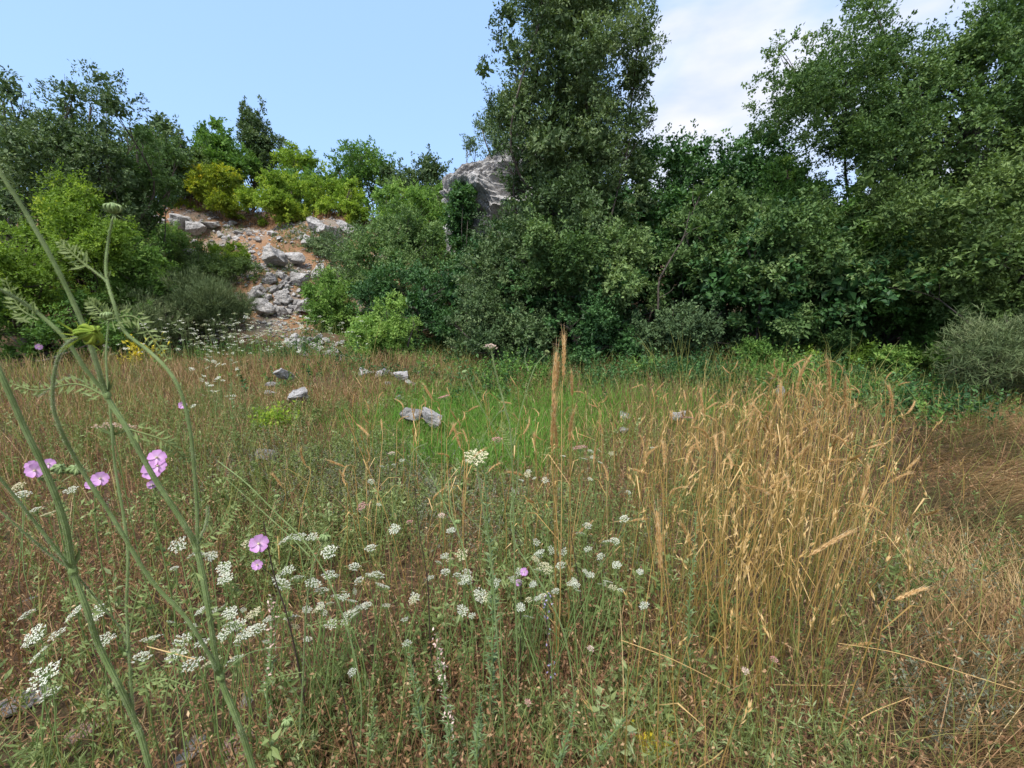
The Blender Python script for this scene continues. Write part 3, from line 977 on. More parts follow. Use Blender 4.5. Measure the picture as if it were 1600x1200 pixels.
tree('broom_shrub', 'dark wispy broom shrub in front of the rubble heap', 'shrub', [(228, 450), (270, 428), (330, 435), (375, 465), (385, 500), (350, 520), (250, 520)], 11.8, 305, 'broom', n=18, lr=0.45, nleaf=22000, ll=0.16, lw=0.010, upb=0.9, spread=.12, tint0=.35)
tree('broom_shrub', 'grey green fine leaved shrub left of the dark broom', 'shrub', [(180, 490), (215, 465), (265, 468), (305, 500), (300, 540), (190, 545)], 10.8, 245, 'broom', n=16, lr=0.4, nleaf=18000, ll=0.12, lw=0.012, upb=0.8, spread=.10, tint0=.75)

# ---- between slope and cliff
tree('green_shrub', 'pale green shrub high beside the cliff', 'shrub', [(640, 320), (665, 295), (700, 300), (722, 340), (715, 400), (645, 410)], 18.5, 680, 'green', n=18, lr=0.6, nleaf=13000, ll=0.11, lw=0.05, tint0=.55)
tree('green_shrub', 'rounded green shrub below the skyline trees left of the cliff', 'shrub', [(562, 330), (600, 290), (640, 300), (660, 345), (650, 420), (570, 420)], 19, 605, 'green', n=20, lr=0.6, nleaf=14000, ll=0.11, lw=0.05, tint0=.45)
tree('grey_green_shrub', 'feathery grey green shrub at the right of the rubble heap', 'shrub', [(500, 385), (535, 362), (575, 370), (592, 410), (585, 460), (520, 465), (490, 430)], 15.5, 545, 'greygreen', n=20, lr=0.5, nleaf=14000, ll=0.10, lw=0.03, tint0=.35, spread=.15, core=False)
tree('green_shrub', 'vivid green shrub at the foot of the rubble heap', 'shrub', [(478, 455), (505, 430), (545, 445), (560, 490), (545, 535), (480, 530)], 12.8, 515, 'green', n=18, lr=0.42, nleaf=13000, ll=0.075, lw=0.035, tint0=.5)
tree('leafy_tree', 'loose light green tree in front of the cliff foot', 'tree', [(555, 400), (575, 345), (615, 320), (650, 345), (690, 350), (720, 400), (715, 460), (640, 480), (560, 470)], 14, 630, 'oak', n=28, lr=0.6, nleaf=24000, ll=0.085, lw=0.038, tint0=.55, shoots=100)
tree('dark_tree', 'deep green bushy tree behind the small bright bush', 'tree', [(560, 450), (600, 420), (680, 410), (735, 430), (740, 540), (690, 565), (580, 555)], 12, 650, 'ivy', n=26, lr=0.55, nleaf=22000, ll=0.08, lw=0.042, tint0=.30)
tree('lime_bush', 'small bright lime green bush at the edge of the meadow', 'shrub', [(543, 510), (570, 485), (600, 468), (632, 478), (640, 510), (636, 555), (600, 575), (555, 565)], 9.6, 595, 'green', n=24, lr=0.3, nleaf=15000, ll=0.06, lw=0.03, tint0=.85, spread=.1, trunk=.03, shoots=70)
tree('ivy', 'ivy curtain hanging on the left face of the cliff', 'plant', [(708, 305), (722, 292), (742, 305), (735, 370), (742, 410), (708, 420)], 15.4, 730, 'ivy', n=16, lr=0.4, thick=0.5, nleaf=10000, ll=0.10, lw=0.07, tint0=.55, trunk=.05)
tree('leafy_shrub', 'light twiggy shrub growing on top of the cliff', 'shrub', [(728, 225), (765, 180), (800, 190), (820, 240), (770, 250), (735, 245)], 16.8, 775, 'greygreen', n=14, lr=0.4, nleaf=5500, ll=0.09, lw=0.035, tint0=.35, core=False, spread=.15, base_d=17.2)

# ---- big central oak
tree('holm_oak', 'tall dark evergreen oak reaching out of the top of the picture', 'tree',
     [(835, -80), (900, -220), (960, -140), (1004, -20), (1020, 50), (1030, 100), (1018, 150), (1060, 152), (1058, 165), (1018, 195), (1008, 230), (1015, 280), (1025, 340), (1030, 420), (980, 500),
      (880, 540), (770, 540), (720, 500), (735, 420), (765, 340), (778, 270), (780, 235), (772, 190), (762, 150), (744, 125), (752, 110), (780, 100), (768, 50), (790, -10)],
     11.2, 905, 'holm', inset=.5, n=135, lr=0.62, thick=1.9, nleaf=175000, ll=0.08, lw=0.038, trunk=0.13, shoots=1100, tint0=.53, subk=13, subr=0.38, spread=.16, grow=1.04, seed=5)
tree('oak_shrub', 'dense grey green rounded evergreen shrub under the left side of the tall oak', 'shrub', [(716, 430), (745, 385), (800, 370), (850, 400), (860, 460), (840, 520), (790, 545), (720, 545)], 10.3, 790, 'holm', n=28, lr=0.5, nleaf=34000, ll=0.06, lw=0.030, tint0=.62, spread=.12)
tree('oak_shrub', 'pale leaved oak branches spreading low under the tall oak', 'shrub', [(815, 400), (850, 350), (900, 335), (960, 350), (1010, 400), (1015, 470), (965, 520), (930, 490), (890, 505), (850, 480)], 9.8, 915, 'oak', n=34, lr=0.40, nleaf=36000, ll=0.078, lw=0.044, tint0=.55, tvar=.26, spread=.12)
tree('green_shrub', 'mid green thicket at the foot of the tall oak', 'shrub', [(850, 510), (900, 478), (960, 482), (1010, 520), (1000, 585), (850, 585)], 9.1, 925, 'ivy', n=18, lr=0.4, nleaf=13000, ll=0.065, lw=0.035, tint0=.25, spread=.12)

tree('green_shrub', 'dark rounded undershrub at the left foot of the tall oak', 'shrub', [(700, 500), (740, 470), (800, 465), (860, 490), (865, 570), (720, 572)], 9.6, 780, 'holm', n=22, lr=0.4, nleaf=18000, ll=0.065, lw=0.036, tint0=.35, spread=.12)
tree('green_shrub', 'low fresh green shrub under the middle of the right thicket', 'shrub', [(1150, 500), (1200, 465), (1280, 465), (1340, 490), (1345, 560), (1160, 572)], 8.9, 1240, 'oak', n=22, lr=0.4, nleaf=19000, ll=0.07, lw=0.042, tint0=.45, spread=.12)
tree('green_shrub', 'loose green shrub hanging into the dark hollow at right', 'shrub', [(1330, 430), (1380, 410), (1450, 430), (1490, 480), (1470, 530), (1370, 520)], 8.6, 1410, 'green', n=20, lr=0.4, nleaf=15000, ll=0.065, lw=0.038, tint0=.05, spread=.12)

# ---- right thicket
tree('ivy_covered_tree', 'rounded tree smothered in dark ivy right of the tall oak', 'tree', [(985, 245), (1020, 225), (1080, 218), (1150, 212), (1200, 200), (1235, 250), (1240, 380), (1180, 440), (1010, 450), (985, 340)], 12.2, 1110, 'ivy', n=46, lr=0.65, thick=1.8, nleaf=52000, ll=0.085, lw=0.055, tint0=.35, subk=16)
tree('oak_shrub', 'oak shrub with rusty young leaves on its top right of the tall oak', 'shrub', [(1060, 330), (1085, 285), (1130, 290), (1180, 330), (1200, 390), (1180, 450), (1100, 470), (1050, 420)], 9.8, 1120, 'oak', n=26, lr=0.5, nleaf=28000, ll=0.08, lw=0.046, tint0=.48, tvar=.2, spread=.12)
tree('oak_shrub', 'large light green oak shrub in the middle of the right thicket', 'shrub', [(1150, 400), (1190, 330), (1260, 310), (1330, 350), (1362, 400), (1355, 460), (1290, 500), (1190, 500), (1140, 460)], 9.0, 1250, 'oak', n=34, lr=0.48, nleaf=40000, ll=0.08, lw=0.046, tint0=.52, tvar=.26, spread=.12)
tree('oak_shrub', 'yellow green shrub rising under the right tree', 'shrub', [(1180, 290), (1215, 245), (1265, 270), (1290, 320), (1270, 370), (1190, 360)], 10.2, 1235, 'green', n=18, lr=0.48, nleaf=15000, ll=0.07, lw=0.038, tint0=.28, spread=.12)
tree('green_shrub', 'blue green leafy shrub low at the front of the thicket', 'shrub', [(985, 510), (1020, 480), (1080, 470), (1130, 490), (1160, 540), (1120, 580), (1000, 580)], 8.9, 1070, 'greygreen', n=20, lr=0.38, nleaf=19000, ll=0.06, lw=0.032, tint0=.22, spread=.1)
tree('dark_tree', 'dark filler tree added to darken the thicket behind the tall oak', 'tree', [(700, 430), (800, 330), (960, 300), (1080, 330), (1100, 575), (720, 575)], 12.9, 960, 'ivy', n=60, lr=0.8, nleaf=34000, ll=0.11, lw=0.065, tint0=.15)  # filler added behind the shrubs for a dark interior without sky gaps
tree('dark_tree', 'dark filler tree added to darken the back of the right thicket', 'tree', [(1080, 330), (1250, 330), (1420, 340), (1640, 300), (1640, 575), (1080, 575)], 11.9, 1330, 'ivy', n=70, lr=0.8, nleaf=44000, ll=0.11, lw=0.065, tint0=.18)  # added backing layer, keeps the gaps of the right thicket dark
RT = tree('oak_tree', 'spreading oak at the upper right with a small gap of sky under its left side', 'tree',
          [(1128, 172), (1172, 150), (1172, 100), (1212, 62), (1245, 50), (1300, 58), (1318, 0), (1365, -50), (1400, 15), (1412, 78), (1455, 62), (1495, 68), (1530, 15), (1600, -80), (1700, -60), (1720, 260), (1560, 330), (1400, 330), (1310, 290), (1285, 240), (1235, 205), (1200, 212), (1160, 190)],
          9.8, 1420, 'oak', grow=1, n=95, lr=0.5, thick=1.9, nleaf=120000, ll=0.072, lw=0.038, trunk=0.13, shoots=700, tint0=.38, subk=12, core=False, spread=.14)
tree('oak_tree', 'olive green tree mass along the right edge', 'tree', [(1330, 290), (1400, 250), (1500, 230), (1700, 180), (1750, 520), (1600, 580), (1480, 520), (1380, 470), (1330, 390)], 8.2, 1560, 'olive', n=64, lr=0.55, thick=1.6, nleaf=80000, ll=0.07, lw=0.036, tint0=.30, spread=.13, shoots=80)
tree('oak_shrub', 'yellowish green branches hanging at the left of the right edge mass', 'shrub', [(1310, 330), (1350, 290), (1400, 300), (1440, 360), (1470, 430), (1430, 480), (1350, 440)], 8.8, 1400, 'green', n=22, lr=0.42, nleaf=18000, ll=0.065, lw=0.034, tint0=.12, spread=.12)
tree('dry_shrub', 'dull olive tangled wispy shrub at the right edge above the dry grass', 'shrub', [(1455, 545), (1490, 510), (1560, 495), (1680, 480), (1700, 615), (1560, 620), (1470, 600)], 6.6, 1570, 'broom', n=26, lr=0.35, nleaf=26000, ll=0.11, lw=0.010, upb=.3, tint0=.55, spread=.12, core=False)
tree('bramble', 'vivid green bramble patch under the dark hollow at right', 'shrub', [(1240, 550), (1290, 520), (1350, 525), (1370, 560), (1350, 590), (1240, 595)], 8.3, 1300, 'lime', n=16, lr=0.26, nleaf=8000, ll=0.055, lw=0.034, tint0=.02, spread=.1, trunk=.02)
tree('bramble', 'bright bramble patch right of the first one beneath the dead shrub', 'shrub', [(1360, 545), (1400, 525), (1450, 530), (1480, 560), (1460, 595), (1370, 600)], 7.8, 1420, 'green', n=16, lr=0.26, nleaf=8000, ll=0.055, lw=0.034, tint0=.5, spread=.1, trunk=.02)
tree('bramble', 'low green nettle like patch in front of the thicket middle', 'shrub', [(1140, 560), (1180, 545), (1240, 560), (1250, 600), (1150, 605)], 8.2, 1195, 'green', n=14, lr=0.24, nleaf=7000, ll=0.05, lw=0.03, tint0=.35, spread=.1, trunk=.02)


# bare curved stems that show in front of the dark hollows
def bare_stem(pts, d, rad, label):
    P = [at_d(x, y, d) for x, y in pts]
    g = P[0].copy()
    g[2] = float(hgt(g[0], g[1])) - 0.05
    pp = catmull([g] + P, 6)
    mb = MB()
    tube(mb, pp, [rad * 1.4, rad, rad * .35], 7)
    r = np.random.default_rng(int(pts[0][0]))
    for i in range(4, len(pp), 4):
        e = pp[i] + rsph(1, r)[0] * 0.35 + np.array([0, 0, .25])
        tube(mb, catmull([pp[i], (pp[i] + e) / 2 + r.normal(size=3) * .04, e], 4), [rad * .45, rad * .1], 5)
    o = mb.build('bare_sapling', M['bark'], origin=g, smooth=True)
    tag(o, label, 'sapling')


bare_stem([(935, 530), (925, 520), (912, 490), (905, 450)], 8.9, .022, 'bare bent stem under the tall oak')
bare_stem([(1028, 485), (1030, 440), (1045, 410), (1068, 370), (1078, 330)], 8.8, .018, 'pale forked bare stem right of the tall oak')
bare_stem([(1188, 470), (1180, 430), (1172, 400), (1160, 370)], 8.4, .025, 'thin bare stem in the middle of the right thicket')
bare_stem([(632, 560), (640, 530), (648, 505)], 9.3, .025, 'grey dead stem beside the small bright bush')


# ------------------------------------------------------------------ meadow cover (nobody could count it)
def scatter(n, r, d0=0.75, d1=13.2, az=64, power=1.0):
    """points on the meadow, thinning out with distance"""
    u = r.uniform(0, 1, n)
    d = (d0 ** power + u * (d1 ** power - d0 ** power)) ** (1 / power)
    a = np.radians(r.uniform(-az, az, n))
    x, y = d * np.sin(a), d * np.cos(a)
    P = np.stack([x, y, hgt(x, y)], 1)
    return P, proj(P), d


def blob(px, py, cx, cy, rx, ry):
    return np.exp(-(((px - cx) / rx) ** 2 + ((py - cy) / ry) ** 2))


def pnoise(x, y, f, s):
    r = np.random.default_rng(s)
    v = 0
    for k in range(5):
        a = r.uniform(0, 6.28)
        ff = f * r.uniform(.6, 1.6)
        v = v + np.sin(ff * (x * np.cos(a) + y * np.sin(a)) + r.uniform(0, 6.28))
    return 0.5 + v / 5.0


def zone_gold(px, py):
    lim = 1440 - 0.22 * (py - 650)
    return sstep(900, 1120, px) * (1 - .95 * sstep(lim - 190, lim + 40, px)) * sstep(600, 660, py)


def zone_green(px, py):
    return np.clip(blob(px, py, 760, 678, 145, 50) * 1.6 + blob(px, py, 640, 705, 90, 28) * .7, 0, 1)


def zone_herb(px, py):
    return np.clip(blob(px, py, 560, 850, 260, 110) + blob(px, py, 500, 760, 300, 60) * .8 + blob(px, py, 200, 690, 260, 60) * .45 + blob(px, py, 420, 655, 120, 22) * .8 + blob(px, py, 120, 610, 200, 22) * .6 + blob(px, py, 850, 880, 200, 120) * .6 + 0.09 + blob(px, py, 660, 1180, 200, 90) * .35, 0, 1)


def zone_matted(px, py):
    return sstep(1340, 1470, px + (py - 700) * -0.12) * sstep(625, 690, py)


def keep(P, pr, d, wgt, r):
    m = (r.uniform(0, 1, len(P)) < wgt) & (P[:, 1] < 12.8)
    return P[m], pr[0][m], pr[1][m], d[m]


def stuff(mb, name, mats, label):
    o = mb.build(name, mats)
    return tag(o, label, kind='stuff')


def stems_with_bits(mb, P, H, W, r, tint, leanv=0.35, bits=4, bl=0.014, bw=0.006, segs=3, mi=0, bend=0.3, t0=0.3, bitt=0.0, droop=0.0, up=0.5):
    n = len(P)
    lean = r.normal(size=(n, 2)) * leanv
    tips = blades(mb, P, H, W, lean, bend, segs, tint, mi, r, droop)
    if bits:
        ii = np.repeat(np.arange(n), bits)
        t = r.uniform(t0, 1.0, len(ii))
        s = t * (1 - bend) + bend * t * t
        Q = P[ii].astype(float).copy()
        Hh = np.broadcast_to(H, n)[ii]
        Q[:, 0] += lean[ii, 0] * Hh * s
        Q[:, 1] += lean[ii, 1] * Hh * s
        Q[:, 2] += Hh * (t - droop * t ** 3)
        k = len(ii)
        ax = rsph(k, r) + np.array([0, 0, up])
        leaves(mb, Q, ax, rsph(k, r) * .8 + np.array([0, 0, .6]), bl * r.uniform(.5, 1.5, k), bw * r.uniform(.6, 1.4, k), np.broadcast_to(tint, n)[ii] + bitt + r.normal(0, .12, k), mi)


def low(px, py):
    return 1 - .62 * blob(px, py, 760, 770, 170, 90) - .45 * blob(px, py, 450, 655, 110, 50) - .4 * blob(px, py, 605, 625, 70, 28) - .3 * blob(px, py, 660, 700, 60, 40)


r = np.random.default_rng(21)

# reddish brown dead weeds
P, pr, d = scatter(66000, r, power=0.9)
px, py = pr
wgt = (0.95 - 0.75 * zone_green(px, py) - 0.1 * zone_gold(px, py)) * (0.55 + 0.45 * (1 - sstep(820, 1100, px))) * (0.25 + 0.75 * pnoise(P[:, 0], P[:, 1], 2.2, 5))
wgt = wgt * (1 - 0.55 * zone_herb(px, py) * (py > 700)) * (1 - sstep(9.8, 11.5, d)) * (1 - .85 * zone_matted(px, py)) * (1 - .4 * blob(px, py, 300, 620, 500, 60))
P, px, py, d = keep(P, pr, d, wgt, r)
mb = MB()
stems_with_bits(mb, P, r.uniform(.10, .36, len(P)) * low(px, py), 0.0020 + 0.0008 * d, r, r.normal(.45, .24, len(P)), leanv=.38, bits=6, bl=0.013, bw=0.007, bend=.4)
stuff(mb, 'dead_weeds', M['brown'], 'tangle of dead reddish brown weeds')

# litter lying on the soil
P, pr, d = scatter(60000, r, d1=7, power=0.9)
P[:, 2] += r.uniform(0.0, .05, len(P))
P = P[r.uniform(0, 1, len(P)) > .8 * zone_matted(pr[0], pr[1])]
mb = MB()
n = len(P)
leaves(mb, P, rsph(n, r) * np.array([1, 1, .35]), rsph(n, r) * .5 + np.array([0, 0, 1]), r.uniform(.015, .09, n), r.uniform(.0025, .008, n), r.uniform(0, 1, n))
stuff(mb, 'dry_litter', M['brown'], 'dry stalks and leaf litter on the meadow soil')

# green and grey green herbs
P, pr, d = scatter(34000, r, power=0.95, d1=11)
px, py = pr
wgt = (zone_herb(px, py) * (0.25 + 0.9 * pnoise(P[:, 0], P[:, 1], 3.0, 9)) + 0.10) * (1 - 0.6 * zone_gold(px, py)) * (1 - zone_matted(px, py) * .7)
P, px, py, d = keep(P, pr, d, wgt, r)
mb = MB()
hh = r.uniform(.10, .34, len(P)) * low(px, py) * (0.7 + .5 * pnoise(P[:, 0], P[:, 1], 2.2, 12))
stems_with_bits(mb, P, hh, 0.0022 + 0.0006 * d, r, r.normal(.42, .18, len(P)), leanv=.25, bits=22, bl=0.022, bw=0.007, bend=.3, t0=.12, segs=2)
stuff(mb, 'green_herbs', M['herb'], 'low green herbs growing among the dead weeds')

P, pr, d = scatter(9000, r, d0=1.2, d1=6, az=64)
px, py = pr
wgt = np.clip(blob(px, py, 1430, 920, 90, 60) + blob(px, py, 1490, 1080, 120, 60) + blob(px, py, 1560, 860, 80, 70), 0, 1) * pnoise(P[:, 0], P[:, 1], 3.2, 15)
P, px, py, d = keep(P, pr, d, wgt, r)
mb = MB()
stems_with_bits(mb, P, r.uniform(.08, .28, len(P)), 0.0024 + 0.0006 * d, r, r.normal(.25, .18, len(P)), leanv=.5, bits=16, bl=.024, bw=.007, bend=.3, t0=.1, segs=2)
stuff(mb, 'green_herbs', M['herb'], 'green herbs showing through the matted grass at right')

# broader leaved herbs in clumps
P, pr, d = scatter(9000, r, power=0.95, d1=8)
px, py = pr
wgt = (.08 + zone_herb(px, py)) * (pnoise(P[:, 0], P[:, 1], 4.0, 19) > .62) * (1 - zone_matted(px, py))
P, px, py, d = keep(P, pr, d, wgt, r)
mb = MB()
stems_with_bits(mb, P, r.uniform(.08, .30, len(P)) * low(px, py), 0.0028 + 0.0006 * d, r, r.normal(.55, .18, len(P)) + .3 * (pnoise(P[:, 0], P[:, 1], 3, 20) - .5), leanv=.3, bits=22, bl=0.038, bw=0.014, bend=.3, t0=.08, segs=2, up=.2)
stuff(mb, 'leafy_herbs', M['herb'], 'clumps of broader leaved herbs')

# finely lobed grey herb patches
P, pr, d = scatter(30000, r, power=0.95, d1=9)
px, py = pr
wgt = np.clip(blob(px, py, 490, 745, 150, 32) * 1.6 + blob(px, py, 640, 770, 60, 20) * .8 + blob(px, py, 600, 810, 200, 40) * .5 + blob(px, py, 1500, 950, 130, 50) * .8 + blob(px, py, 1510, 1120, 120, 60) * .8 + blob(px, py, 880, 860, 170, 60) * .4, 0, 1)
P, px, py, d = keep(P, pr, d, wgt, r)
mb = MB()
stems_with_bits(mb, P, r.uniform(.08, .24, len(P)), 0.0022 + 0.0006 * d, r, r.normal(.4, .22, len(P)), leanv=.4, bits=16, bl=0.018, bw=0.006, bend=.3, t0=.2, segs=2)
stuff(mb, 'grey_herbs', M['greyherb'], 'low grey aromatic herbs in cushions')

# bright green grass in the hollow
P, pr, d = scatter(150000, r, d0=3.0, d1=11.5, power=1.2, az=32)
px, py = pr
wgt = zone_green(px, py) * (.45 + .75 * pnoise(P[:, 0], P[:, 1], 2.8, 91)) + 0.35 * blob(px, py, 850, 640, 200, 30) + 0.25 * blob(px, py, 1150, 640, 350, 30)
P, px, py, d = keep(P, pr, d, wgt, r)
mb = MB()
blades(mb, P, r.uniform(.06, .20, len(P)), 0.004 + 0.0006 * d, r.normal(size=(len(P), 2)) * .4, .5, 3, r.normal(.45, .2, len(P)), r=r)
stuff(mb, 'fresh_grass', M['grass'], 'fresh bright green grass in the hollow')

# mixed thin green / straw stems everywhere
P, pr, d = scatter(40000, r, power=0.95)
px, py = pr
wgt = 0.30 + 0.35 * zone_herb(px, py) + .3 * zone_gold(px, py) + .45 * sstep(9, 11, d) * (px > 640)
wgt *= 1 - .5 * zone_matted(px, py)
P, px, py, d = keep(P, pr, d, wgt, r)
mb = MB()
blades(mb, P, r.uniform(.15, .50, len(P)) * low(px, py), 0.0020 + 0.0006 * d, r.normal(size=(len(P), 2)) * .28, .6, 4, r.normal(.4, .25, len(P)), r=r)
stuff(mb, 'thin_green_grass', M['strawgreen'], 'thin green and straw coloured grass through the whole meadow')

# tan grass at mid distance on the left and centre
P, pr, d = scatter(70000, r, d0=3.2, d1=12.2, power=1.3, az=52)
px, py = pr
wgt = np.clip(blob(px, py, 560, 612, 170, 34) * 1.4 + blob(px, py, 260, 600, 330, 40) * .75 + blob(px, py, 90, 640, 200, 60) * .5, 0, 1) * (1 - zone_green(px, py)) * (.15 + .85 * pnoise(P[:, 0], P[:, 1], 1.8, 33)) + .03 * (px < 640)
P, px, py, d = keep(P, pr, d, wgt, r)
mb = MB()
stems_with_bits(mb, P, r.uniform(.10, .32, len(P)) * low(px, py) * (.6 + .7 * pnoise(P[:, 0], P[:, 1], 1.5, 34)), 0.003 + 0.0007 * d, r, r.normal(.42, .22, len(P)), leanv=.22, bits=2, bl=.035, bw=.006, bend=.5, t0=.7, up=1.2)
stuff(mb, 'tan_grass', M['tan'], 'short tan grass at the back of the meadow')

# golden stand, the part that cannot be told apart
P, pr, d = scatter(38000, r, d0=.95, d1=8.5, power=0.9, az=50)
px, py = pr
wgt = zone_gold(px, py) * (0.11 + 0.13 * sstep(980, 1200, px)) * (.1 + .9 * pnoise(P[:, 0], P[:, 1], 4.5, 41)) * (1 - .7 * sstep(3.2, 6, d))
P, px, py, d = keep(P, pr, d, wgt, r)
mb = MB()
hh = r.uniform(.35, .88, len(P)) * (1 - .38 * sstep(2.6, 6, d))
tips = blades(mb, P, hh, 0.0032 + 0.0007 * d, r.normal(size=(len(P), 2)) * .15 + np.array([.03, 0]), .7, 5, r.normal(.36, .30, len(P)), r=r)
k = np.repeat(np.nonzero(r.uniform(0, 1, len(P)) < .6)[0], 12)
tt_ = r.uniform(-.055, .01, len(k))
dr_ = r.normal(size=(len(P), 3)) * np.array([.35, .35, .1]) + np.array([.15, 0, 1.0])
leaves(mb, tips[k] + dr_[k] * tt_[:, None] + rsph(len(k), r) * .003, dr_[k] + rsph(len(k), r) * .35, rsph(len(k), r), .022 * r.uniform(.7, 1.3, len(k)), .0045, r.uniform(.6, 1, len(k)))
stuff(mb, 'golden_stems', M['gold'], 'dense golden stems of the tall grass stand')
mb = MB()
k = r.uniform(0, 1, len(P)) < .85
blades(mb, P[k] + r.normal(size=(k.sum(), 3)) * np.array([.05, .05, 0]), hh[k] * r.uniform(.3, .75, k.sum()), 0.0028 + 0.0006 * d[k], r.normal(size=(k.sum(), 2)) * .2, .6, 4, r.normal(.45, .22, k.sum()), r=r)
stuff(mb, 'green_stems', M['strawgreen'], 'yellow green lower stems inside the golden stand')

# matted pale grass on the right
P, pr, d = scatter(110000, r, d0=1.0, d1=8, power=0.9, az=64)
px, py = pr
wgt = np.clip(zone_matted(px, py) * 1.0 + .35 * blob(px, py, 1330, 1050, 150, 110) + .06, 0, 1)
P, px, py, d = keep(P, pr, d, wgt, r)
n = len(P)
mb = MB()
fa = 2.2 * (pnoise(P[:, 0], P[:, 1], 1.6, 71) - .5) - .5 + r.normal(0, .45, n)
flow = np.stack([np.cos(fa), np.sin(fa)], 1) * r.uniform(.3, 1.6, n)[:, None]
blades(mb, P, r.uniform(.08, .34, n), 0.0017 + 0.0006 * d, flow * 1.5, .5, 5, r.normal(.28, .25, n) + .9 * (pnoise(P[:, 0], P[:, 1], 3.0, 72) - .5), r=r, droop=.5)
stuff(mb, 'matted_grass', M['matted'], 'pale dry grass combed flat to the lower right')
mb = MB()
k = r.uniform(0, 1, n) < .10
stems_with_bits(mb, P[k], r.uniform(.08, .25, k.sum()), 0.002 + 0.0006 * d[k], r, r.normal(.5, .2, k.sum()), leanv=.6, bits=8, bl=.016, bw=.006, bend=.3)
stuff(mb, 'dead_weeds', M['brown'], 'dark dead weeds beneath the matted grass at right')

# leafy undergrowth along the foot of the thicket
for k_, (mt, num, t_, lb) in enumerate([('ivy', 20000, .35, 'dark leafy undergrowth along the foot of the thicket'), ('green', 13000, .30, 'lighter green leafy undergrowth along the foot of the thicket'), ('strawgreen', 9000, .3, '')]):
    P, pr, d = scatter(num, r, d0=6.0, d1=12.8, power=1.4, az=52)
    px, py = pr
    wgt = np.clip(blob(px, py, 900, 585, 330, 20) + blob(px, py, 1280, 600, 220, 26) * 1.1 + blob(px, py, 1450, 640, 130, 30) * .7 + .5 * blob(px, py, 300, 555, 260, 10) + blob(px, py, 720, 615, 70, 18) * .6, 0, 1)
    wgt = wgt * (pnoise(P[:, 0], P[:, 1], 2.5, 51 + k_) * 1.6 - .35)
    P, px, py, d = keep(P, pr, d, wgt, r)
    mb = MB()
    hh = r.uniform(.08, .50, len(P)) * (.3 + 1.0 * pnoise(P[:, 0], P[:, 1], 2.7, 62 + k_))
    if mt == 'strawgreen':
        blades(mb, P, hh * 1.5, .009, r.normal(size=(len(P), 2)) * .35, .6, 4, r.normal(.4, .25, len(P)), r=r)
        stuff(mb, 'rank_grass', M[mt], 'rank grass along the foot of the thicket')
    else:
        stems_with_bits(mb, P, hh, .004, r, r.normal(t_, .2, len(P)) + .4 * (pnoise(P[:, 0], P[:, 1], 3.3, 81) - .5), leanv=.25, bits=20, bl=.05, bw=.026, bend=.3, t0=.1, segs=2, up=.1)
        stuff(mb, 'undergrowth', M[mt], lb)

# dry grass fringe on top of the slope
n = 9000
x = r.uniform(-22, 0, n)
y = r.uniform(20.5, 24, n)
P = np.stack([x, y, hgt(x, y)], 1)
mb = MB()
blades(mb, P, r.uniform(.1, .45, n), .02, r.normal(size=(n, 2)) * .3, .5, 3, r.normal(.35, .2, n), r=r)
stuff(mb, 'tan_grass', M['brown'], 'dry reddish grass along the top of the slope')
n = 6000
x = r.uniform(-14, -2, n)
y = r.uniform(12.2, 20, n)
P = np.stack([x, y, hgt(x, y)], 1)
k = pnoise(x, y, 1.3, 61) > .62
mb = MB()
stems_with_bits(mb, P[k], r.uniform(.06, .3, k.sum()), .008, r, r.normal(.35, .2, k.sum()), leanv=.4, bits=8, bl=.06, bw=.02, bend=.4)
stuff(mb, 'slope_weeds', M['olive'], 'scattered weeds between the rocks of the slope')

# red bare earth at the right edge
g0 = ground(1600, 650)
mb = MB()
k = 28
ang = np.linspace(0, 2 * np.pi, k, endpoint=False)
ring = []
for s_ in (0.0, .5, 1.0):
    rad = s_ * (1 + .18 * np.sin(3 * ang + 1) + .1 * np.sin(7 * ang))
    X = g0[0] + .5 + 1.5 * rad * np.cos(ang)
    Y = g0[1] + .1 + .75 * rad * np.sin(ang)
    ring.append(np.stack([X, Y, hgt(X, Y) + .012 + .03 * (1 - s_)], 1))
V = np.concatenate(ring)
q = [[a * k + b, a * k + (b + 1) % k, (a + 1) * k + (b + 1) % k, (a + 1) * k + b] for a in range(2) for b in range(k)]
mb.add(V, q=q)
o = mb.build('path', M['redsoil'], smooth=True)
tag(o, 'patch of bare red earth at the right edge', kind='structure')


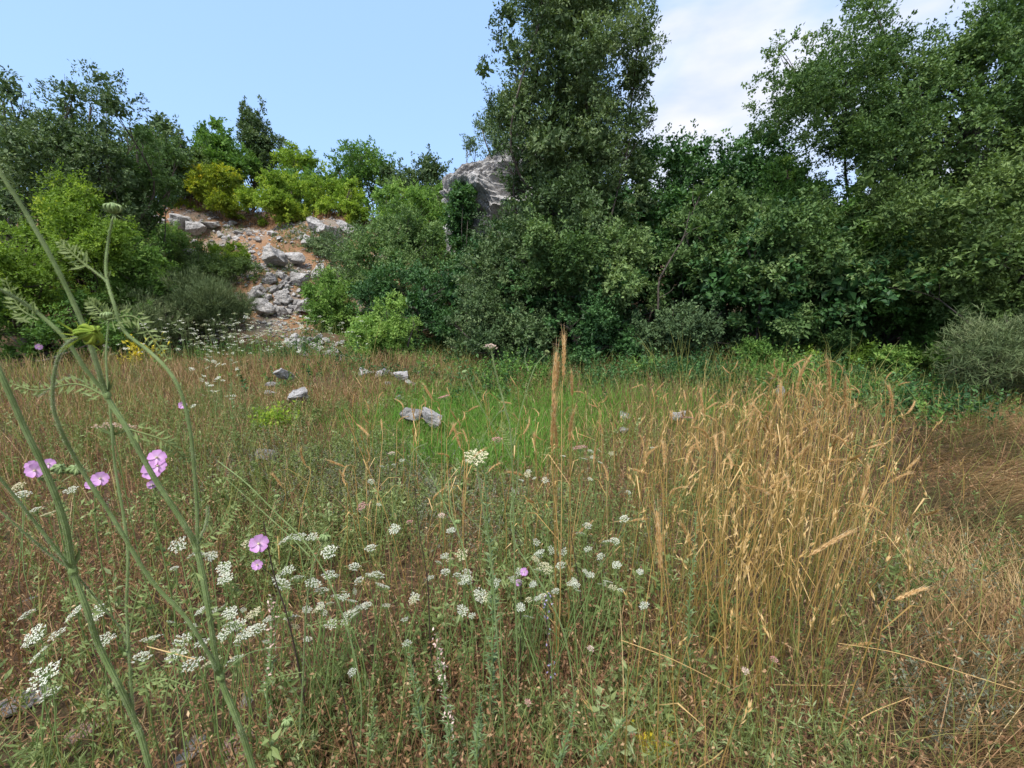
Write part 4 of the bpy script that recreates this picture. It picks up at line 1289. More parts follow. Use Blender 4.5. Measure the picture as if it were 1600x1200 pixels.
# ------------------------------------------------------------------ flowers
def umbel(seed, R=1.0, n=30, kind='flat', blobs=11, close=0.0, size=.13):
    """flower head of unit radius: umbellets (material 0) on green rays (material 1)"""
    r = np.random.default_rng(seed)
    mb = MB()
    i = np.arange(n) + .5
    rho = np.sqrt(i / n) * r.uniform(.9, 1.08, n)
    a = i * 2.39996 + r.normal(0, .1, n)
    z = {'flat': -.10 * rho ** 2, 'dome': .30 - .42 * rho ** 2, 'cup': -.1 + .45 * rho ** 2}[kind] + r.normal(0, .03, n)
    U = np.stack([rho * np.cos(a), rho * np.sin(a), z], 1)
    m = n * blobs
    ii = np.repeat(np.arange(n), blobs)
    off = r.normal(size=(m, 3)) * np.array([1, 1, .35]) * size * .62
    P = U[ii] + off
    az = rsph(m, r) * np.array([1, 1, .25])
    leaves(mb, P - nrm(az) * size * .5, az, np.array([0, 0, 1.]) + rsph(m, r) * .5, size * r.uniform(.55, 1.1, m), size * r.uniform(.5, .9, m), r.normal(.5, .28, m), 0, fold=.1)
    b0 = np.array([0, 0, -.62])
    for k in range(0, n, 1):
        u = U[k]
        md = (b0 + u) / 2 + np.array([u[0], u[1], 0]) * .12
        tube(mb, [b0, md, u - np.array([0, 0, .03])], [.022, .012], 3, tint=.5, mi=1)
    nb = 10
    ang = np.linspace(0, 6.28, nb, endpoint=False)
    ax = np.stack([np.cos(ang), np.sin(ang), np.full(nb, -.1)], 1)
    leaves(mb, np.repeat(b0[None], nb, 0), ax, np.repeat([[0, 0, 1.]], nb, 0), .75, .06, .6, 1)
    return mb


UM = {}
for nm, mt in (('white', 'white'), ('cream', 'cream'), ('pink', 'pink'), ('palepink', 'palepink')):
    UM[nm] = [umbel(300 + k, n=24 + 5 * k, kind=('flat', 'dome', 'flat')[k]).mesh('umbel', [M[nm], M['stem']]) for k in range(3)]
FAR = [umbel(320 + k, n=10, blobs=4, size=.46).mesh('umbel', [M['white'], M['stem']]) for k in range(3)]


def flower_plant(px, py, rpx, z, col, label, group=None, cat='flower', name='umbel_flower', tilt=.35, h_base=None, stem='stem', mesh=None, dist=None, bend=.08):
    """flower head seen at a pixel at height z above the soil, with its stem down to the ground"""
    P = at_z(px, py, z * 1.22) if dist is None else at_d(px, py, dist)
    dep = P[1] * ct - (P[2] - CAMH) * st
    R = (rpx * (1.1 if rpx < 12 else .86 if rpx < 20 else .66) if dist is None else rpx) * dep / F
    rr_ = random
    bx, by = P[0] + rr_.gauss(0, bend), P[1] + rr_.gauss(0, bend)
    g = np.array([bx, by, float(hgt(bx, by))])
    root = thing(name, tuple(g), label, cat, group)
    me = mesh or random.choice(UM[col])
    h = bpy.data.objects.new('flower_head', me)
    C.objects.link(h)
    h.parent = root
    h.location = tuple(P - g)
    h.scale = (R, R, R)
    h.rotation_euler = (rr_.gauss(.12, tilt), rr_.gauss(0, tilt), rr_.uniform(0, 6.28))
    mb = MB()
    a = h.rotation_euler.to_matrix() @ Vector((0, 0, -.6 * R))
    top = P + np.array(a[:])
    pp = catmull([g - np.array([0, 0, .03]), (g * .55 + top * .45) + np.random.default_rng(int(px * 7 + py)).normal(size=3) * .02, top - np.array([0, 0, .05]), top], 4)
    tube(mb, pp, [.0024, .0016, .0012], 5, tint=.45)
    mb.build('stem', M[stem], root, origin=g)
    return root


NUM = ['first', 'second', 'third', 'fourth', 'fifth', 'sixth', 'seventh', 'eighth', 'ninth', 'tenth', 'eleventh', 'twelfth', 'thirteenth', 'fourteenth', 'fifteenth', 'sixteenth', 'seventeenth', 'eighteenth', 'nineteenth', 'twentieth']
patches = {
    'over the brown weeds at the lower left corner': [(52, 993, 19, .42), (88, 990, 14, .42), (60, 1021, 17, .40), (66, 1056, 34, .40), (115, 957, 15, .45), (152, 957, 14, .45), (165, 998, 13, .42), (236, 996, 16, .42), (222, 1026, 15, .40), (78, 1083, 16, .3)],
    'along the upper left edge': [(35, 772, 9, .5), (28, 760, 8, .5), (74, 802, 9, .5), (55, 797, 9, .5), (110, 765, 8, .5), (42, 960, 10, .45)],
    'between the near carrot stems': [(276, 1022, 17, .38), (300, 1036, 16, .38), (330, 1033, 16, .38), (368, 1030, 16, .38), (308, 867, 15, .5), (278, 851, 11, .5), (350, 888, 10, .46), (352, 903, 10, .46), (285, 1000, 11, .38), (316, 1003, 10, .38)],
    'left of the dark mallow stem': [(383, 990, 17, .40), (402, 982, 15, .40), (396, 957, 14, .42), (360, 957, 10, .42), (330, 868, 8, .48), (350, 990, 13, .4), (372, 975, 10, .4), (388, 848, 9, .5)],
    'right of the dark mallow stem': [(441, 912, 15, .45), (465, 903, 13, .45), (490, 910, 14, .45), (515, 897, 13, .45), (514, 862, 11, .48), (446, 842, 10, .5), (467, 838, 10, .5), (450, 890, 9, .46), (497, 950, 9, .4), (503, 922, 10, .42), (488, 838, 8, .5), (455, 962, 10, .4)],
    'in the herbs left of centre': [(545, 957, 11, .38), (598, 914, 14, .42), (590, 898, 11, .42), (579, 856, 8, .45), (616, 826, 8, .45), (550, 1050, 6, .3), (517, 975, 8, .38), (573, 945, 7, .38)],
    'around the grey green spire': [(723, 953, 9, .38), (750, 930, 10, .38), (728, 902, 9, .40), (724, 909, 8, .40), (696, 893, 7, .42), (722, 866, 9, .44), (705, 828, 7, .46), (730, 894, 7, .4)],
    'right of the grey green spire': [(826, 963, 8, .36), (843, 862, 8, .42), (850, 885, 10, .42), (840, 891, 7, .42), (801, 906, 8, .40), (812, 908, 6, .40), (848, 931, 6, .38), (868, 923, 6, .38), (897, 908, 5, .4), (915, 893, 5, .4), (900, 914, 6, .4), (856, 890, 8, .42)],
    'beneath the golden grass': [(963, 882, 7, .4), (948, 845, 7, .42), (961, 845, 7, .42), (937, 912, 4, .38), (945, 912, 4, .38), (970, 922, 5, .38), (1000, 893, 5, .4), (982, 769, 4, .45), (1020, 700, 4, .5)],
    'in the grass around the small red umbel': [(923, 705, 5, .5), (936, 703, 5, .5), (912, 716, 6, .5), (955, 708, 4, .5), (926, 714, 4, .5), (938, 722, 4, .5), (922, 748, 4, .48), (880, 712, 4, .5)],
    'in the middle of the green patch': [(852, 750, 5, .45), (815, 750, 4, .45), (824, 741, 5, .45), (826, 736, 4, .45), (802, 766, 4, .44), (835, 747, 3, .45), (890, 912, 4, .4)],
    'at the left side of the green patch': [(628, 719, 4, .45), (597, 729, 4, .45), (580, 752, 5, .45), (592, 788, 4, .45), (615, 726, 3, .45)],
}
for pl, lst in patches.items():
    lst = sorted(lst)
    for k, (x, y, r_, z) in enumerate(lst):
        flower_plant(x, y, r_, z, 'white' if random.random() < .9 else 'cream', 'white umbel %s, %s from the left' % (pl, NUM[k]) if k else 'white umbel %s, leftmost there' % pl, group='white umbels')
for k in range(80):
    t = random.uniform(0, 1)
    x, y = 270 + 700 * t + random.gauss(0, 25), 985 - 110 * t + random.gauss(0, 32)
    flower_plant(x, y, random.uniform(4, 8), random.uniform(.34, .46), 'white' if random.random() < .85 else 'cream',
                 'small white umbel in the loose band of flowers, %s' % ('near the carrot stems' if x < 400 else 'by the dark mallow stem' if x < 520 else 'left of the leafy spire' if x < 740 else 'right of the leafy spire'), group='small white umbels of the loose band')
for k in range(290):
    if k < 250:
        x = random.triangular(150, 590, 340)
        y = random.uniform(498, 575) - 10 * abs(random.gauss(0, 1))
        z, dist = None, random.uniform(8.5, 12)
    else:
        x, y = random.gauss(345, 20), random.uniform(560, 640)
        dist = random.uniform(4.5, 6)
    P = at_d(x, y, dist)
    hz = P[2] - hgt(P[0], P[1])
    if not .25 < hz < 1.5:
        continue
    flower_plant(x, y, random.uniform(2.3, 4.0), 0, 'white', ('tiny white umbel in the drift before the shrubs, %s' % ('below the left wood' if x < 240 else 'below the broom shrub' if x < 330 else 'below the rubble heap' if x < 460 else 'near the low stone pile')) if k < 250 else 'tiny white umbel in the loose column of flowers left of the domed rock',
                 group='tiny distant white umbels' if k < 250 else 'tiny white umbels left of the domed rock', mesh=random.choice(FAR), dist=dist)

# grass tufts crowding round the meadow rocks, so that they sit in the sward
mb = MB()
r = np.random.default_rng(616)
for o in [o for o in bpy.data.objects if o.name.split('.')[0] == 'rock' and 3 < o.location.y < 11.5 and abs(o.location.x) < 6]:
    n = 90
    a = r.uniform(0, 6.28, n)
    rad = o.scale[0] * r.uniform(.75, 1.3, n)
    P = np.stack([o.location.x + rad * np.cos(a), o.location.y + rad * np.sin(a) * .8, np.zeros(n)], 1)
    P[:, 2] = hgt(P[:, 0], P[:, 1])
    blades(mb, P, r.uniform(.05, .20, n), .007, r.normal(size=(n, 2)) * .35, .5, 3, r.normal(.45, .25, n), r=r)
stuff(mb, 'grass_tufts', M['strawgreen'], 'straw green grass tufts round the meadow rocks')

# the uncountable rest of the drift
mb = MB()
r = np.random.default_rng(515)
n = 420
x = r.triangular(170, 360, 600, n)
y = r.uniform(500, 585, n)
dd = r.uniform(8.0, 12.2, n)
C_ = np.array([at_d(a, b, c) for a, b, c in zip(x, y, dd)])
hz = C_[:, 2] - hgt(C_[:, 0], C_[:, 1])
C_ = C_[(hz > .25) & (hz < 1.2)]
n = len(C_)
q9 = np.repeat(np.arange(n), 9)
off = r.normal(size=(n * 9, 3)) * np.array([.022, .022, .005])
leaves(mb, C_[q9] + off, rsph(n * 9, r) * np.array([1, 1, .2]), rsph(n * 9, r) * .4 + np.array([0, 0, 1]), .024, .02, r.normal(.5, .25, n * 9), 0)
B_ = C_.copy()
B_[:, 2] = hgt(B_[:, 0], B_[:, 1])
blades(mb, B_, C_[:, 2] - B_[:, 2], .008, np.zeros((n, 2)), .5, 3, .4, 1, r)
stuff(mb, 'white_flower_drift', [M['white'], M['stem']], 'hazy drift of tiny white flowers before the shrubs')

# coloured umbels
flower_plant(693, 619, 9, 0, 'pink', 'flat pink umbel left of the tallest carrot flower', dist=1.9, tilt=.1)
flower_plant(777, 686, 9, 0, 'pink', 'dusky pink umbel just above the cream one', dist=1.8, tilt=.1)
flower_plant(906, 698, 12, 0, 'pink', 'deep pink flat umbel right of the tall golden ears', dist=1.6, tilt=.08)
flower_plant(1075, 652, 9, 0, 'pink', 'pink umbel in front of the white rock at right', dist=2.2, tilt=.1)
flower_plant(566, 790, 9, 0, 'pink', 'faded pink umbel low in the grass left of centre', dist=2.3, tilt=.2)
flower_plant(180, 664, 26, 0, 'palepink', 'stretched pale pink umbel behind the near carrot stems', dist=1.25, tilt=.25)
for k, (x, y, t) in enumerate([(923, 1013, 'beside the thin black stem at centre right'), (825, 1097, 'low in the herbs under the grey green spire'), (612, 708, 'by the green patch'), (1210, 1030, 'under the golden stems, right one'), (1165, 1048, 'under the golden stems, left one'), (640, 815, 'left of the spire'), (690, 805, 'near the spire top')]):
    flower_plant(x, y, 5, .28 if y > 900 else .42, 'palepink', 'small round pink flower ' + t, name='pink_flower', mesh=UM['pink' if k % 2 else 'palepink'][1], tilt=.2)


# ------------------------------------------------------------------ mallows
def petal_mesh():
    mb = MB()
    n = 6
    V, q = [], []
    for i in range(n):
        t = i / (n - 1)
        wd_ = .12 + .80 * math.sin(min(t * 1.25, 1) * math.pi / 2) - .12 * (t > .95)
        for j in range(5):
            s_ = j / 4 - .5
            notch = -.07 * (t > .95) * (abs(s_) < .2)
            V.append((s_ * wd_ * 1.05, t * (1 - abs(s_) * .22) + notch, .34 * t ** .7 - .10 * t * t + .10 * abs(s_) * t + .02 * math.sin(9 * s_)))
    for i in range(n - 1):
        for j in range(4):
            a = i * 5 + j
            q.append((a, a + 1, a + 6, a + 5))
    tt = np.array([1 - .8 * (i // 5) / (n - 1) for i in range(len(V))])
    mb.add(V, q=q, tint=tt)
    return mb.mesh('petal', M['mallow'], smooth=True)


PET = petal_mesh()
mbc = MB()
v0, f0 = ico(2)
mbc.add(v0 * np.array([.13, .13, .30]) + np.array([0, 0, .30]), t=f0, tint=.4)
CENTRE = mbc.mesh('stamens', M['cream'])


def mallow_flower(root, g, P, R, facing):
    fo = bpy.data.objects.new('flower', CENTRE)
    C.objects.link(fo)
    fo.parent = root
    fo.location = tuple(P - g)
    fo.scale = (R, R, R)
    fo.rotation_euler = Vector(facing).to_track_quat('Z', 'Y').to_euler()
    for k in range(5):
        p = bpy.data.objects.new('petal', PET)
        C.objects.link(p)
        p.parent = fo
        p.rotation_euler = (random.uniform(-.15, .18), random.uniform(.1, .25), k * 2 * math.pi / 5)


def mallow(pts, d, flowers, label, stem='stem', rad=.0022, leavesn=10):
    """stem through pixel points at distance d; flowers [(px,py,r)]"""
    P = [at_d(x, y, d) for x, y in pts]
    g = P[-1].copy()
    g[2] = float(hgt(g[0], g[1]))
    if g[2] < P[-1][2] - .02:
        P.append(g - np.array([0, 0, .02]))
    root = thing('mallow', tuple(g), label, 'flower')
    mb = MB()
    pp = catmull(P, 6)
    tube(mb, pp, [rad * .6, rad, rad * 1.3], 6, tint=.4)
    fs = []
    for (x, y, r_) in flowers:
        F_ = at_d(x, y, d + random.uniform(-.05, .02))
        k = int(np.argmin(np.linalg.norm(pp - F_, axis=1)))
        k = min(k + 3, len(pp) - 1)
        tube(mb, catmull([pp[k], (pp[k] + F_) / 2 + np.array([0, .01, -.01]), F_ + np.array([0, .008, -.004])], 4), [rad * .6, rad * .4], 5, tint=.5)
        fs.append((F_, r_ * d / F))
    mb.build('stem', M[stem], root, origin=g)
    for F_, R in fs:
        mallow_flower(root, g, F_, R, (random.uniform(-.3, .3) - F_[0] * .5, -1, random.uniform(.2, .6)))
    mb = MB()
    n = leavesn * 7
    if n:
        rs = np.random.default_rng(int(pts[0][0]))
        ki = np.repeat(rs.integers(2, len(pp) - 1, leavesn), 7)
        dirs = np.repeat(rsph(leavesn, rs) * np.array([1, 1, .4]), 7, axis=0)
        leaves(mb, pp[ki] + dirs * .02, dirs + rsph(n, rs) * .6, rsph(n, rs) * .4 + np.array([0, 0, 1]), .022, .012, rs.uniform(.2, .8, n))
        mb.build('leaves', M['herb'], root, origin=g)
    return root


mallow([(412, 815), (418, 850), (430, 905), (448, 960), (462, 1020), (475, 1090)], 1.15, [(404, 849, 15), (402, 882, 9)], 'mallow with two pink flowers on a thin black stem', 'darkstem', .0026, 4)
mallow([(238, 700), (245, 740), (240, 800), (262, 900)], 1.5, [(246, 715, 13), (238, 735, 15), (247, 728, 12), (237, 757, 7)], 'mallow with a cluster of pink flowers and one small bloom below', leavesn=14)
mallow([(60, 725), (80, 760), (95, 830), (110, 900)], 1.5, [(55, 735, 12), (76, 725, 9), (50, 728, 9)], 'mallow with pink blooms at the left edge beside pale green buds', leavesn=14)
mallow([(150, 735), (148, 780), (155, 860)], 1.5, [(157, 748, 12), (142, 757, 8)], 'mallow with a pink flower between the near carrot stems', leavesn=12)
mallow([(816, 885), (814, 930), (813, 1010)], 1.35, [(819, 893, 7), (810, 910, 6)], 'small mallow with violet pink flower on a black stem at centre', 'darkstem', .002, 4)
mallow([(60, 540), (62, 560), (66, 600)], 5.5, [(60, 542, 5)], 'tiny distant mallow bloom at the far left', leavesn=6)
mallow([(286, 630), (290, 650), (300, 700)], 2.4, [(285, 633, 6)], 'tiny lilac mallow behind the bent carrot branch', leavesn=6)


# ------------------------------------------------------------------ near wild carrots on the left
def carrot_leaf(mb, P, tint=.6, n=14, L=.03, seed=0, w_=.0012):
    r = np.random.default_rng(seed)
    pp = catmull(P, 6)
    tube(mb, pp, [w_, w_ * .5], 4, tint=tint)
    k = np.linspace(1, len(pp) - 1, n).astype(int)
    for s_ in (-1, 1):
        T = nrm(np.gradient(pp, axis=0)[k])
        sd_ = nrm(np.cross(T, np.array([0.2, -1, .3]))) * s_
        sc_ = np.linspace(1, .35, n)
        leaves(mb, pp[k], T * .6 + sd_ + r.normal(size=(n, 3)) * .25, r.normal(size=(n, 3)) * .5 + np.array([0, -1, .5]), L * sc_, L * .16, tint + r.normal(0, .1, n))
        leaves(mb, pp[k] + sd_ * L * .35 * sc_[:, None], T * 1.2 + sd_ * .4 + r.normal(size=(n, 3)) * .25, r.normal(size=(n, 3)) * .5 + np.array([0, -1, .5]), L * .6 * sc_, L * .13, tint + r.normal(0, .1, n))


def closed_head(P, R, up, seed=0, open_=.5):
    """cage-like closed umbel: ribs curving over, with feathery bracts"""
    r = np.random.default_rng(seed)
    up = nrm(np.array(up, float))
    a = nrm(np.cross(up, [.3, .9, .2]))
    b = np.cross(up, a)
    mb = MB()
    for k in range(26):
        an = k * 2.4
        u = a * math.cos(an) + b * math.sin(an)
        s_ = .35 + .65 * ((k % 13) / 12)
        pts = [P - up * R * .3, P + u * R * .75 * s_ + up * R * .05, P + u * R * .85 * s_ + up * R * .6, P + u * R * .25 * s_ + up * R * (1.05 - .2 * s_)]
        tube(mb, catmull(pts, 4), [R * .05, R * .09, R * .13, R * .07], 4, tint=.75 + r.normal(0, .12))
    v_, f_ = ico(2)
    Bm = np.stack([a, b, up])
    mb.add(P + up * R * .35 + (v_ * np.array([.62, .62, .55]) * R * (1 + .08 * r.normal(size=(len(v_), 1)))) @ Bm, t=f_, tint=.8)
    n = 22
    an = r.uniform(0, 6.28, n)
    ax = a[None] * np.cos(an)[:, None] + b[None] * np.sin(an)[:, None] - up * r.uniform(-.9, .9, n)[:, None]
    leaves(mb, np.repeat((P - up * R * .3)[None], n, 0), ax, np.repeat(up[None], n, 0), R * r.uniform(.8, 2.2, n), R * .07, .9)
    return mb


def stem_px(mb, pts, widths, tint=.5, sides=8, k=6):
    """pts [(px,py,d)]"""
    P = catmull([at_d(*p) for p in pts], k)
    d = np.interp(np.linspace(0, 1, len(P)), np.linspace(0, 1, len(pts)), [p[2] for p in pts])
    W = np.interp(np.linspace(0, 1, len(P)), np.linspace(0, 1, len(widths)), widths) * .24 * d / F
    T = nrm(np.gradient(P, axis=0))
    rn = np.random.default_rng(int(pts[0][0]) + 99)
    W = W * (1 + .05 * rn.normal(size=len(W)))
    tube(mb, P, W, 18, tint=tint, rib=.16)
    # soft white hairs along the stem
    m = 60 * len(P)
    i = rn.integers(0, len(P) - 1, m)
    f_ = rn.uniform(0, 1, m)[:, None]
    c_ = P[i] * (1 - f_) + P[i + 1] * f_
    u = rsph(m, rn)
    u = nrm(u - (u * T[i]).sum(1, keepdims=True) * T[i])
    leaves(mb, c_ + u * (W[i] * .9)[:, None], u, T[i], rn.uniform(.0008, .0022, m), .00022, .95, 1)
    return P


def drop(p, d2=None):
    """continue a stem from its last pixel point down to the soil"""
    P = at_d(*p)
    return P


def carrot_plant(base, label, stems, heads=(), lvs=(), name='wild_carrot', nodes=()):
    root = thing(name, tuple(base), label, 'wild carrot')
    for pts, wd_, tn in stems:
        mb = MB()
        stem_px(mb, pts, wd_, tn, 10)
        mb.build('stem', [M['nearstem'], M['hair']], root, origin=base)
    for (x, y, d, rn_) in nodes:
        mb = MB()
        r = np.random.default_rng(int(x + y))
        v_, f_ = ico(2)
        P = at_d(x, y, d)
        R = rn_ * .62 * d / F
        mb.add(P + v_ * R * np.array([1, 1, 1.5]) * (1 + .06 * r.normal(size=(len(v_), 1))), t=f_, tint=.6)
        ax = rsph(5, r) * .5 + np.array([0, -.1, 1.])
        leaves(mb, np.repeat(P[None], 5, 0) + nrm(ax) * R * .5, ax, rsph(5, r), R * 5, R * 1.1, .7)
        mb.build('node', M['nearstem'], root, origin=base)
    for (x, y, d, rp, up) in heads:
        mb = closed_head(at_d(x, y, d), rp * d / F, up, seed=int(x))
        mb.build('flower_head', M['herb' if rp < 5 else 'lime' if rp > 15 else 'stem'], root, origin=base, smooth=True)
    for i, pts in enumerate(lvs):
        mb = MB()
        carrot_leaf(mb, [at_d(*p) for p in pts], seed=i, L=.022)
        mb.build('leaf', M['herb'], root, origin=base)
    return root


# ground contact below the frame
def base_at(px, py, d):
    P = at_d(px, py, d)
    return np.array([P[0], P[1], float(hgt(P[0], P[1]))])


bA = base_at(500, 1560, .62)
zA = bA[2]


def px_of(P):
    a, b = proj(P[None])
    return float(a[0]), float(b[0])


a_ = px_of(bA)
carrot_plant(bA, 'tall wild carrot leaning left across the picture, nearest stems with a closed green bud', [
    ([(-40, 190, .52), (0, 268, .52), (45, 340, .53), (92, 425, .54), (132, 512, .55), (150, 565, .56), (168, 620, .57), (200, 672, .57), (240, 745, .58), (285, 815, .59), (308, 860, .6), (325, 945, .6), (342, 1050, .61), (372, 1130, .61), (398, 1210, .62), (a_[0], a_[1], .62)], [8, 11, 13, 14, 16, 17, 18, 20, 22], .42),
    ([(-60, 420, .50), (0, 452, .52), (50, 482, .54), (100, 527, .55), (135, 578, .56), (168, 618, .57)], [6, 9, 11, 11], .62),
    ([(133, 523, .50), (110, 532, .51), (90, 562, .52), (82, 620, .53), (92, 665, .54), (128, 735, .56), (178, 812, .57), (235, 905, .58), (290, 965, .59), (325, 1020, .60), (345, 1060, .61)], [6, 8, 10, 12, 12, 12], .30),
    ([(178, 330, .62), (168, 385, .62), (166, 430, .61), (178, 475, .6), (195, 518, .6), (232, 548, .6), (262, 578, .6), (282, 612, .6), (296, 665, .6), (303, 730, .6), (308, 800, .6), (308, 858, .6)], [5, 8, 10, 10, 10, 11], .66),
    ([(100, 385, .62), (140, 418, .62), (166, 438, .61)], [2, 5], .7),
    ([(60, 620, .6), (110, 590, .58), (168, 620, .57)], [2, 4], .7),
    ([(325, 790, .6), (322, 820, .6), (306, 852, .6)], [8, 4], .6),
    ([(450, 1010, .66), (390, 1020, .64), (345, 1055, .61)], [2, 5], .7),
], nodes=[(168, 618, .57, 8), (307, 858, .6, 9), (345, 1058, .61, 11), (166, 438, .61, 5)], heads=[(134, 524, .50, 21, (.5, -.1, .15)), (178, 330, .62, 12, (.1, -.1, 1))],
    lvs=[[(168, 500, .6), (210, 495, .6), (240, 530, .6), (262, 560, .6)], [(166, 620, .57), (120, 600, .57), (60, 610, .57), (20, 600, .57)], [(140, 420, .62), (112, 395, .62), (95, 380, .62)],
         [(308, 855, .6), (345, 820, .6), (370, 790, .6)], [(290, 1000, .6), (265, 1060, .6), (258, 1120, .6), (270, 1170, .6)], [(240, 1030, .6), (200, 1080, .6), (150, 1120, .6)],
         [(60, 500, .54), (30, 480, .54), (10, 440, .54)], [(200, 670, .57), (260, 690, .58), (290, 720, .6)], [(300, 880, .6), (330, 960, .6), (380, 980, .62)]])
bC = base_at(330, 1560, .60)
a_ = px_of(bC)
carrot_plant(bC, 'thick wild carrot stem at the far left that forks at half height', [
    ([(-10, 560, .54), (8, 600, .54), (40, 672, .55), (75, 745, .56), (102, 820, .57), (115, 892, .58), (135, 950, .58), (155, 1010, .59), (185, 1070, .59), (212, 1130, .6), (235, 1205, .6), (a_[0], a_[1], .60)], [14, 16, 18, 18, 18, 19, 20, 21], .34),
    ([(-60, 690, .52), (0, 748, .54), (50, 810, .56), (85, 855, .57), (114, 892, .58)], [7, 9, 10], .78),
    ([(-20, 780, .54), (30, 825, .55), (80, 868, .57), (114, 892, .58)], [4, 6, 7], .75),
    ([(170, 500, .66), (166, 560, .65), (172, 640, .64), (180, 730, .63), (192, 800, .62), (200, 865, .61), (198, 950, .6), (203, 1040, .6), (208, 1110, .6)], [4, 6, 8, 9, 10], .5),
    ([(114, 892, .58), (150, 935, .6), (190, 985, .61), (200, 1020, .6)], [6, 3], .7),
], nodes=[(114, 892, .58, 11), (198, 1020, .6, 7)], heads=[(170, 497, .66, 10, (0, -.1, 1)), (90, 735, .70, 12, (.6, -.1, .5)), (118, 737, .70, 13, (.4, -.2, .6))],
    lvs=[[(170, 500, .66), (150, 480, .66), (140, 470, .66)], [(200, 1000, .6), (215, 930, .6), (240, 890, .6)], [(150, 1000, .59), (110, 1040, .6), (80, 1080, .6)], [(205, 1080, .6), (250, 1060, .6), (300, 1075, .6)],
         [(170, 960, .6), (130, 930, .6), (100, 940, .6)]])
# the crossing thin carrots left of centre
bE = base_at(560, 1290, 1.0)
a_ = px_of(bE)
carrot_plant(bE, 'slender carrot with straw yellow branches rising to the upper left behind the pink mallow', [
    ([(340, 720, 1.15), (385, 755, 1.12), (430, 800, 1.1), (475, 845, 1.08), (510, 900, 1.06), (535, 960, 1.04), (555, 1030, 1.02), (565, 1110, 1.0), (a_[0], a_[1], 1.0)], [3, 4, 5, 6], .7),
    ([(350, 745, 1.1), (400, 790, 1.1), (450, 835, 1.08), (485, 870, 1.06)], [2, 4], .75),
    ([(506, 845, .95), (488, 890, .95), (478, 960, .96), (474, 1050, .97), (468, 1150, .98)], [3, 5, 6], .35),
], heads=[(507, 843, .95, 11, (.2, -.1, 1)), (433, 777, 1.1, 5, (0, 0, 1)), (450, 1130, .98, 12, (0, -.1, 1))], lvs=[[(478, 980, .96), (520, 970, .96), (560, 990, .97)], [(474, 1050, .97), (430, 1060, .97), (395, 1090, .98)]])
# centre plants
bF = base_at(812, 1330, 1.12)
a_ = px_of(bF)
rootF = carrot_plant(bF, 'tallest carrot at centre with one open pale pink head and two side buds', [
    ([(768, 548, 1.05), (773, 575, 1.05), (782, 610, 1.06), (790, 640, 1.06), (797, 670, 1.07), (801, 740, 1.08), (803, 830, 1.09), (806, 950, 1.1), (a_[0], a_[1], 1.12)], [5, 4.5, 4, 5, 6], .72),
    ([(727, 585, 1.1), (740, 612, 1.1), (757, 645, 1.09), (785, 690, 1.09), (801, 720, 1.08)], [2.2, 2.6], .6),
    ([(855, 551, 1.1), (838, 570, 1.1), (826, 600, 1.09), (812, 650, 1.08), (802, 700, 1.08)], [2.2, 2.6], .5),
    ([(745, 700, 1.1), (775, 650, 1.1), (790, 640, 1.09)], [1.5, 2], .6),
    ([(824, 540, 1.1), (820, 560, 1.1), (826, 580, 1.1)], [1.2, 1.8], .4),
], heads=[(726, 583, 1.1, 5, (-.2, -.1, 1)), (854, 551, 1.1, 4.5, (.4, -.1, .9))], lvs=[[(803, 700, 1.08), (790, 675, 1.08), (782, 660, 1.08)]])


def add_head(root, base, x, y, d, rp, col, k=1, rot=(.1, .05, 0), ring=True):
    h = bpy.data.objects.new('flower_head', UM[col][k])
    C.objects.link(h)
    h.parent = root
    h.location = tuple(at_d(x, y, d) - base)
    s_ = rp * d / F
    h.scale = (s_, s_, s_)
    h.rotation_euler = rot


add_head(rootF, bF, 767, 541, 1.05, 11, 'palepink', 1)
bG = base_at(800, 1330, 1.0)
a_ = px_of(bG)
rootG = carrot_plant(bG, 'carrot with a wide cream open head dotted dark in the middle', [
    ([(745, 725, .95), (748, 750, .95), (756, 800, .96), (768, 880, .97), (777, 1000, .98), (a_[0], a_[1], 1.0)], [5, 5, 6], .65)])
add_head(rootG, bG, 744, 712, .95, 21, 'cream', 2, (.25, 0, 0))
bH = base_at(900, 1330, 1.15)
a_ = px_of(bH)
carrot_plant(bH, 'dark green carrot stems crossing in front of the white umbels at centre', [
    ([(810, 690, 1.2), (808, 760, 1.2), (798, 800, 1.19), (806, 850, 1.18), (838, 900, 1.17), (870, 960, 1.16), (890, 1030, 1.15), (a_[0], a_[1], 1.15)], [3, 5, 5], .25),
    ([(640, 690, 1.3), (672, 740, 1.28), (700, 800, 1.25), (722, 850, 1.22), (745, 950, 1.2), (780, 1040, 1.18), (840, 1150, 1.16)], [3, 4.5, 5], .28),
    ([(700, 745, 1.3), (706, 800, 1.26), (718, 840, 1.22)], [2.5, 3.5], .35),
    ([(668, 692, 1.35), (646, 705, 1.32), (640, 745, 1.3)], [2, 2.5], .6),
    ([(770, 845, 1.2), (745, 820, 1.2), (715, 790, 1.2)], [2, 2.5], .3),
], heads=[(715, 817, 1.2, 6, (0, 0, 1)), (770, 985, 1.18, 6, (.1, 0, 1))])
